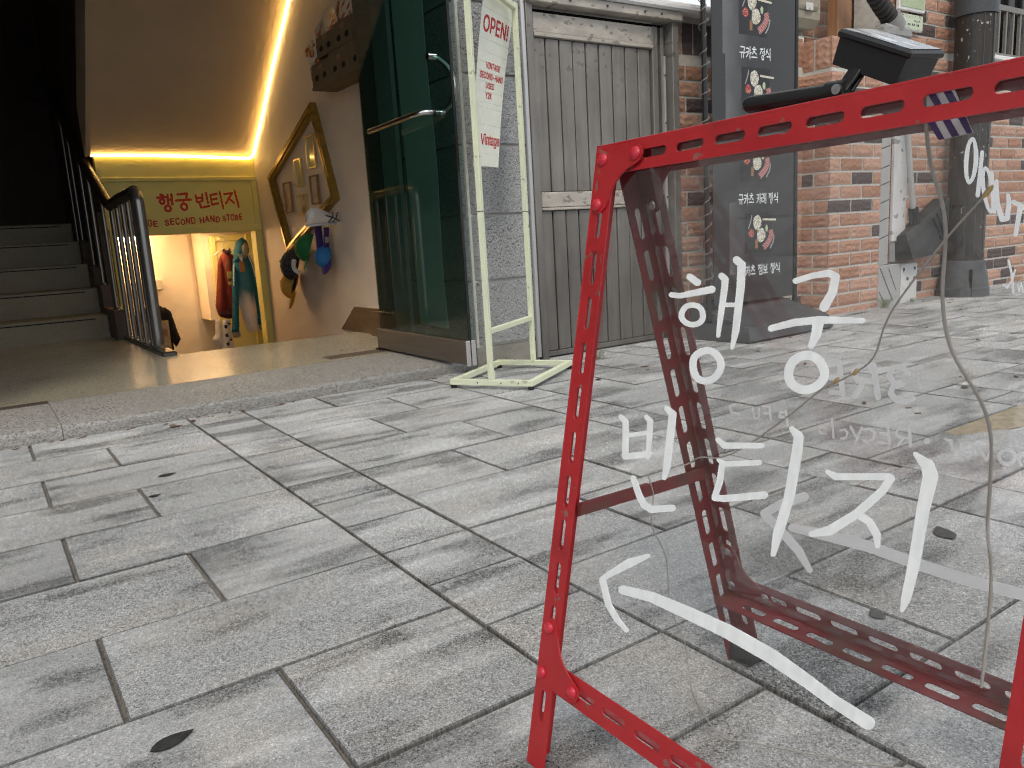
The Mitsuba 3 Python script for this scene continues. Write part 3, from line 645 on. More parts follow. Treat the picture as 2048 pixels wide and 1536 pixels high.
part(wr, 'core', box(5.30, 8.9, 3.169, 3.40, -.06, 1.74), 'm_mortar')
part(wr, 'core', box(5.30, 6.32, 3.1695, 3.41, 1.74, 8.0), 'm_mortar')  # tall unseen top, also there to hold back sky light
brick_field(wr, (5.50, 3.165, 0), (1, 0, 0), 2.62, -.035, 1.74)
brick_field(wr, (5.31, 3.165, 0), (1, 0, 0), 1.0, 1.75, 2.35)
m = [];
for k in range(19):
    for i in range(4):
        q = box(8.14 + i * .2425 + (.11 if k % 2 else 0), 8.36 + i * .2425 + (.11 if k % 2 else 0), 3.16, 3.18, -.02 + k * C, .045 + k * C); m.append(q)
m = cat(m); part(wr, 'far_bricks', m, 'm_brick', kind='stuff', uv=const_uv(m, .4, .2))
part(wr, 'coping', box(6.33, 9.0, 3.13, 3.42, 1.742, 1.775, .005), 'm_slab')
# fence on the wall
fe = thing('bar_fence', 'beige vertical bar fence on top of the brick wall behind the lamp post', 'fence')
part(fe, 'lower_rail', box(6.40, 9.0, 3.20, 3.23, 1.790, 1.815), 'm_fence')
part(fe, 'upper_rail', box(6.40, 9.0, 3.20, 3.235, 2.13, 2.17), 'm_fence')
for i in range(22): part(fe, 'bar', box(6.44 + i * .115, 6.462 + i * .115, 3.204, 3.226, 1.8155, 2.129), 'm_fence')
part(fe, 'rear_screen', cat([box(6.34 + i * .23, 6.43 + i * .23, 3.30, 3.31, 1.776, 2.4) for i in range(12)]), 'm_fence_back')
solo('screen_wall', box(6.33, 9.0, 3.36, 3.40, 1.776, 2.6), 'm_hole', 'dark screen behind the bar fence', 'screen')

# ------------------------------------------------------------------ menu banner on its stand
mb = thing('menu_banner', 'tall dark menu banner with meal photos on a black tank base', 'banner')
BY = 2.98
part(mb, 'sheet', box(3.372, 4.062, BY - .002, BY + .002, .19, 2.05), 'm_banner')
part(mb, 'pole', cyl([3.345, BY + .01, .1], [3.318, BY + .01, 2.2], .014, 12), 'm_black', smooth=40)
part(mb, 'pole', cyl([4.098, BY + .01, .1], [4.085, BY + .01, 2.2], .014, 12), 'm_black', smooth=40)
part(mb, 'cross_bar', cyl([3.32, BY + .01, 2.06], [4.085, BY + .01, 2.06], .012, 10), 'm_black', smooth=40)
v = [(3.36, 2.735, 0), (4.075, 2.735, 0), (4.09, 3.15, 0), (3.335, 3.15, 0), (3.352, 2.715, .015), (4.085, 2.715, .015), (3.365, 2.735, .082), (4.07, 2.735, .082), (3.39, 2.775, .104), (4.05, 2.775, .104), (3.42, 3.10, .20), (4.03, 3.10, .20), (3.37, 3.14, .19), (4.07, 3.14, .19), (3.345, 3.0, .10), (4.09, 3.0, .10), (3.34, 2.80, .05), (4.09, 2.80, .05)]
tk = part(mb, 'tank_base', trimesh.convex.convex_hull(np.array(v)), 'm_tank', smooth=25)
part(tk, 'ridge', box(3.42, 4.03, 3.085, 3.105, .196, .215, .004), 'm_tank')
part(tk, 'cap', cyl([3.7, 3.03, .18], [3.7, 3.03, .205], .02, 14), 'm_black', smooth=40)
Ft = -.0045
def bp(poly, name, mat, dz=0.0, par=mb, label=None):
    return part(par, name, plate(poly, [0, BY - .0026 - dz, 0], [1, 0, 0], [0, 0, 1], .0006, [0, -1, 0]), mat, label=label)
for i, (words, x, z, w) in enumerate(((['규카츠', '정식'], 3.59, 1.505, .0485), (['규카츠', '카레', '정식'], 3.575, .735, .0445), (['규카츠', '점보', '정식'], 3.585, .335, .0455))):
    xx, gs = x, []
    for wd in words:
        for ch in wd:
            gs.append(affinity.translate(affinity.scale(hangul(ch, .115), w * .93, w * 1.25, origin=(0, 0)), xx, z)); xx += w
        xx += w * .42
    bp(unary_union(gs), 'lettering', 'm_white', .001)
def meal(x, z, lit=True):
    """One printed meal; (x, z) is its upper bowl of rice."""
    def blob(dx, dz, r, k, sq=1.0): return Polygon([(x + dx + r * math.cos(a) * (1 + .06 * math.sin(3 * a + k)), z + dz + r * sq * math.sin(a) * (1 + .05 * math.cos(4 * a + k))) for a in np.linspace(0, 6.28, 22)[:-1]])
    if lit: bp(sbox(x - .235, z - .28, x + .06, z + .115), 'printed_photo', 'm_banner_photo')
    bp(sbox(x - .105, z - .17, x + .13, z + .055), 'printed_tray', 'm_slate', .0006)
    bp(unary_union([blob(-.0, .0, .036, 1, 1.15), blob(.033, -.072, .037, 2, 1.1)]), 'printed_rice', 'm_rice', .0012)
    bp(blob(-.052, -.058, .024, 3), 'printed_side_dish', 'm_kimchi', .0012)
    bp(LineString([(x + .118, z - .045), (x + .125, z - .075), (x + .098, z - .115), (x + .055, z - .145)]).buffer(.019, 3, cap_style=2), 'printed_beef', 'm_beef', .0012)
    bp(LineString([(x + .048, z + .016), (x + .165, z + .010)]).buffer(.0055, cap_style=2), 'printed_chopsticks', 'm_pale_wood', .0012)
    bp(sbox(x - .018, z - .145, x + .004, z - .095), 'printed_sauce', 'm_wooden', .0012)
    bp(blob(.082, -.035, .012, 5, 1.6), 'printed_garnish', 'm_notice', .0012)
    bp(unary_union([LineString([(x - .075, z - .03), (x - .055, z + .01), (x - .048, z + .04)]).buffer(.003), LineString([(x + .115, z - .15), (x + .14, z - .115), (x + .15, z - .08)]).buffer(.004)]), 'printed_glint', 'm_pvc_grey', .0012)
meal(3.69, 1.795); meal(3.71, 1.405); meal(3.70, 1.03, False); meal(3.735, .63)
wire = []
for i in range(560):
    a = i * .26; z = .30 + 1.6 * i / 560; r = .020 + .007 * math.sin(i * .11) + .004 * math.sin(i * .053)
    wire.append((3.342 - .0115 * (z - .2) + r * math.cos(a), BY + .01 + r * math.sin(a), z))
solo('coiled_wire', tube(np.array(wire), .0021, 5), 'm_cable', 'thin pale wire wound around the left pole of the menu banner', 'wire', smooth=True)
mbx = thing('metal_box', 'small grey metal box on the ground behind the banner base', 'box')
part(mbx, 'body', box(3.36, 3.46, 3.17, 3.27, 0.0, .105, .004), 'm_gate_pale')
part(mbx, 'lid', hullbox([3.41, 3.22, .13], [.055, 0, 0], [0, .055, 0], [0, 0, .025], .01), 'm_black_rough')
for x in (3.38, 3.44): part(mbx, 'screw', ball((x, 3.168, .085), .005), 'm_steel', smooth=True)
part(mbx, 'screw', ball((3.44, 3.168, .025), .005), 'm_steel', smooth=True)

# ------------------------------------------------------------------ things on and by the right wall
em = thing('electricity_meter', 'beige rounded electricity meter box above the brick pillar', 'meter')
part(em, 'back_board', box(4.42, 4.93, 3.575, 3.60, 1.60, 2.5, .004), 'm_pvc')
part(em, 'case', hullbox([4.72, 3.46, 2.06], [.155, 0, 0], [0, .11, 0], [0, 0, .21], .045), 'm_meter', smooth=30)
part(em, 'cover', hullbox([4.69, 3.345, 2.10], [.115, 0, 0], [0, .014, 0], [0, 0, .155], .02), 'm_meter', smooth=30)
part(em, 'window', hullbox([4.69, 3.331, 2.12], [.085, 0, 0], [0, .004, 0], [0, 0, .10], .01), 'm_meter_dark')
part(em, 'label_plate', box(4.655, 4.725, 3.327, 3.331, 1.94, 1.985), 'm_pvc')
part(em, 'cable', tube(smooth_path([(4.74, 3.46, 1.86), (4.70, 3.44, 1.80), (4.60, 3.42, 1.775), (4.48, 3.42, 1.70)], 5), .012, 8), 'm_black', smooth=True)
part(em, 'conduit', tube(smooth_path([(4.78, 3.47, 1.85), (4.76, 3.46, 1.78), (4.72, 3.5, 1.70)], 4), .022, 8), 'm_pvc_grey', smooth=True)
solo('wooden_post', box(4.95, 5.105, 3.30, 3.38, 1.73, 3.0, .004), 'm_wooden', 'brown wooden post rising behind the brick pillar', 'post')
cd = thing('ribbed_conduit', 'black ribbed conduit bending into a grey pipe cover', 'conduit')
path = smooth_path([(4.82, 3.08, 2.20), (4.95, 3.08, 2.05), (5.05, 3.08, 1.965), (5.15, 3.08, 1.90), (5.225, 3.08, 1.848)], 22)
part(cd, 'ribbed_tube', tube(path, .050 + .006 * np.sign(np.sin(np.arange(len(path)) * .9)), 14), 'm_black_rough', smooth=35)
part(cd, 'clamp', cyl([5.185, 3.08, 1.885], [5.255, 3.08, 1.825], .066, 18), 'm_grey_cap', smooth=40)
part(cd, 'cover', hullbox([5.235, 3.09, 1.79], [.155, 0, 0], [0, .06, 0], [0, 0, .045], .024), 'm_grey_cap')
part(cd, 'body', box(5.095, 5.385, 3.04, 3.095, 1.62, 1.744, .006), 'm_grey_cap')
mk = unary_union([LineString([(0, 0), (.02, .035), (.045, .03)]).buffer(.006), LineString([(.03, 0), (.05, .005)]).buffer(.006), Point(.075, .012).buffer(.006), LineString([(.10, .045), (.10, .0), (.135, .0), (.14, .045)]).buffer(.007)])
part(cd, 'lettering', plate(mk, [5.20, 3.0395, 1.69], [1, 0, 0], [0, 0, 1], .0006, [0, -1, 0]), 'm_white')
pb = thing('pipe_cover_board', 'stained white boards boxing in a pipe beside the brick pillar', 'board')
part(pb, 'grey_panel', box(5.166, 5.300, 3.112, 3.17, .285, 1.62, .003), 'm_pvc_grey')
part(pb, 'rust_strip', box(5.301, 5.321, 3.118, 3.17, .285, 1.62), 'm_rust')
part(pb, 'white_panel', box(5.322, 5.488, 3.098, 3.17, .44, 1.62, .003), 'm_pvc')
part(pb, 'grey_panel', box(5.322, 5.484, 3.110, 3.17, .30, .437), 'm_grey_cap')
lb = part(pb, 'lower_box', box(5.164, 5.64, 3.092, 3.172, -.03, .283, .004), 'm_pvc_grey')
part(lb, 'white_face', box(5.43, 5.638, 3.085, 3.0915, -.02, .275, .003), 'm_pvc')
ml = [LineString([(5.172, z), (5.292, z + .028)]).buffer(.0035, cap_style=2) for z in (.46, .58, .70, .82, .93, 1.06, 1.20, 1.33)]
part(pb, 'pencil_mark', plate(unary_union(ml), [0, 3.1115, 0], [1, 0, 0], [0, 0, 1], .0006, [0, -1, 0]), 'm_mark')
part(lb, 'pencil_mark', plate(unary_union([LineString([(5.18, .26), (5.34, .03)]).buffer(.005), LineString([(5.28, .255), (5.38, .10)]).buffer(.004), LineString([(5.175, .10), (5.235, .02)]).buffer(.004)]), [0, 3.0915, 0], [1, 0, 0], [0, 0, 1], .0006, [0, -1, 0]), 'm_mark')
for x, z in ((5.46, .24), (5.60, .24), (5.51, .17), (5.60, .17)): part(lb, 'hole', cyl([x, 3.0815, z], [x, 3.085, z], .012, 10), 'm_mark')
n1 = thing('notice_plate', 'green enamel notice plate on the brick wall above a paler one', 'sign')
part(n1, 'plate', box(5.365, 5.685, 3.125, 3.148, 1.965, 2.25, .003), 'm_slab')
part(n1, 'face', box(5.38, 5.67, 3.121, 3.1247, 1.985, 2.24), 'm_notice')
part(n1, 'lettering', plate(unary_union([Point(5.51, 2.115).buffer(.020).difference(Point(5.51, 2.115).buffer(.009)), Point(5.55, 2.11).buffer(.018).difference(Point(5.55, 2.11).buffer(.008)), sbox(5.585, 2.10, 5.622, 2.114), sbox(5.63, 2.10, 5.65, 2.112), sbox(5.495, 2.066, 5.6, 2.075), sbox(5.525, 2.038, 5.57, 2.05)]), [0, 3.1208, 0], [1, 0, 0], [0, 0, 1], .0005, [0, -1, 0]), 'm_mark')
n2 = thing('notice_plate', 'pale peeling notice plate with rows of tiny print, below the green one', 'sign')
part(n2, 'plate', box(5.365, 5.665, 3.128, 3.15, 1.842, 1.945, .003), 'm_slab')
part(n2, 'face', box(5.37, 5.66, 3.124, 3.1277, 1.850, 1.943), 'm_notice_pale')
part(n2, 'lettering', plate(unary_union([sbox(5.42 + i * .018, 1.872, 5.432 + i * .018, 1.886) for i in range(11) if i not in (2, 5, 8)] + [sbox(5.55, 1.905, 5.63, 1.908), sbox(5.55, 1.899, 5.63, 1.901)]), [0, 3.1238, 0], [1, 0, 0], [0, 0, 1], .0005, [0, -1, 0]), 'm_mark')
dp = thing('dustpan', 'black long-handled dustpan leaning behind the lamp post', 'dustpan')
part(dp, 'handle', cyl([5.37, 3.05, 1.23], [5.50, 3.05, .60], .020, 10), 'm_pvc_grey', smooth=True)
part(dp, 'socket', cyl([5.49, 3.05, .66], [5.52, 3.05, .55], .034, 12), 'm_black', smooth=True)
part(dp, 'scoop', trimesh.convex.convex_hull(np.array([(5.38, 3.13, .46), (5.37, 3.03, .49), (5.39, 3.13, .30), (5.39, 2.98, .31), (5.92, 3.14, .72), (5.92, 3.02, .72), (5.88, 3.14, .46), (5.88, 3.0, .45), (5.66, 2.98, .33)])), 'm_black_rough')
part(dp, 'rib', cat([tube(smooth_path([(5.64 + i * .055, 2.985 + .006 * i, .58 + i * .035), (5.68 + i * .055, 2.975 + .006 * i, .51 + i * .022), (5.75 + i * .05, 2.98 + .006 * i, .43 + i * .014)], 4), .006, 6) for i in range(4)]), 'm_black', smooth=True)
lpz = thing('lamp_post', 'dark scratched round lamp post with a flared iron base', 'lamp post')
LX, LY = 6.107, 2.992
part(lpz, 'shaft', cyl([LX, LY, .26], [LX, LY, 1.985], .127, 36), 'm_lamp_post', smooth=40)
for a in (-2.25, -2.75, -1.6): part(lpz, 'seam_strip', box(LX + .127 * math.cos(a) - .004, LX + .127 * math.cos(a) + .004, LY + .127 * math.sin(a) - .006, LY + .127 * math.sin(a) + .006, .30, 1.98), 'm_lamp_collar')
part(lpz, 'collar', cyl([LX, LY, 1.955], [LX, LY, 2.6], .140, 36), 'm_lamp_collar', smooth=40)
bs_ = part(lpz, 'flared_base', tube([(LX, LY, z) for z in (-.02, .06, .065, .12, .16, .215, .255, .262)], [.176, .174, .168, .162, .155, .143, .135, .127], 36), 'm_base_iron', smooth=35)
part(bs_, 'seam', box(LX - .125, LX - .121, LY - .125, LY - .10, .0, .2), 'm_black')

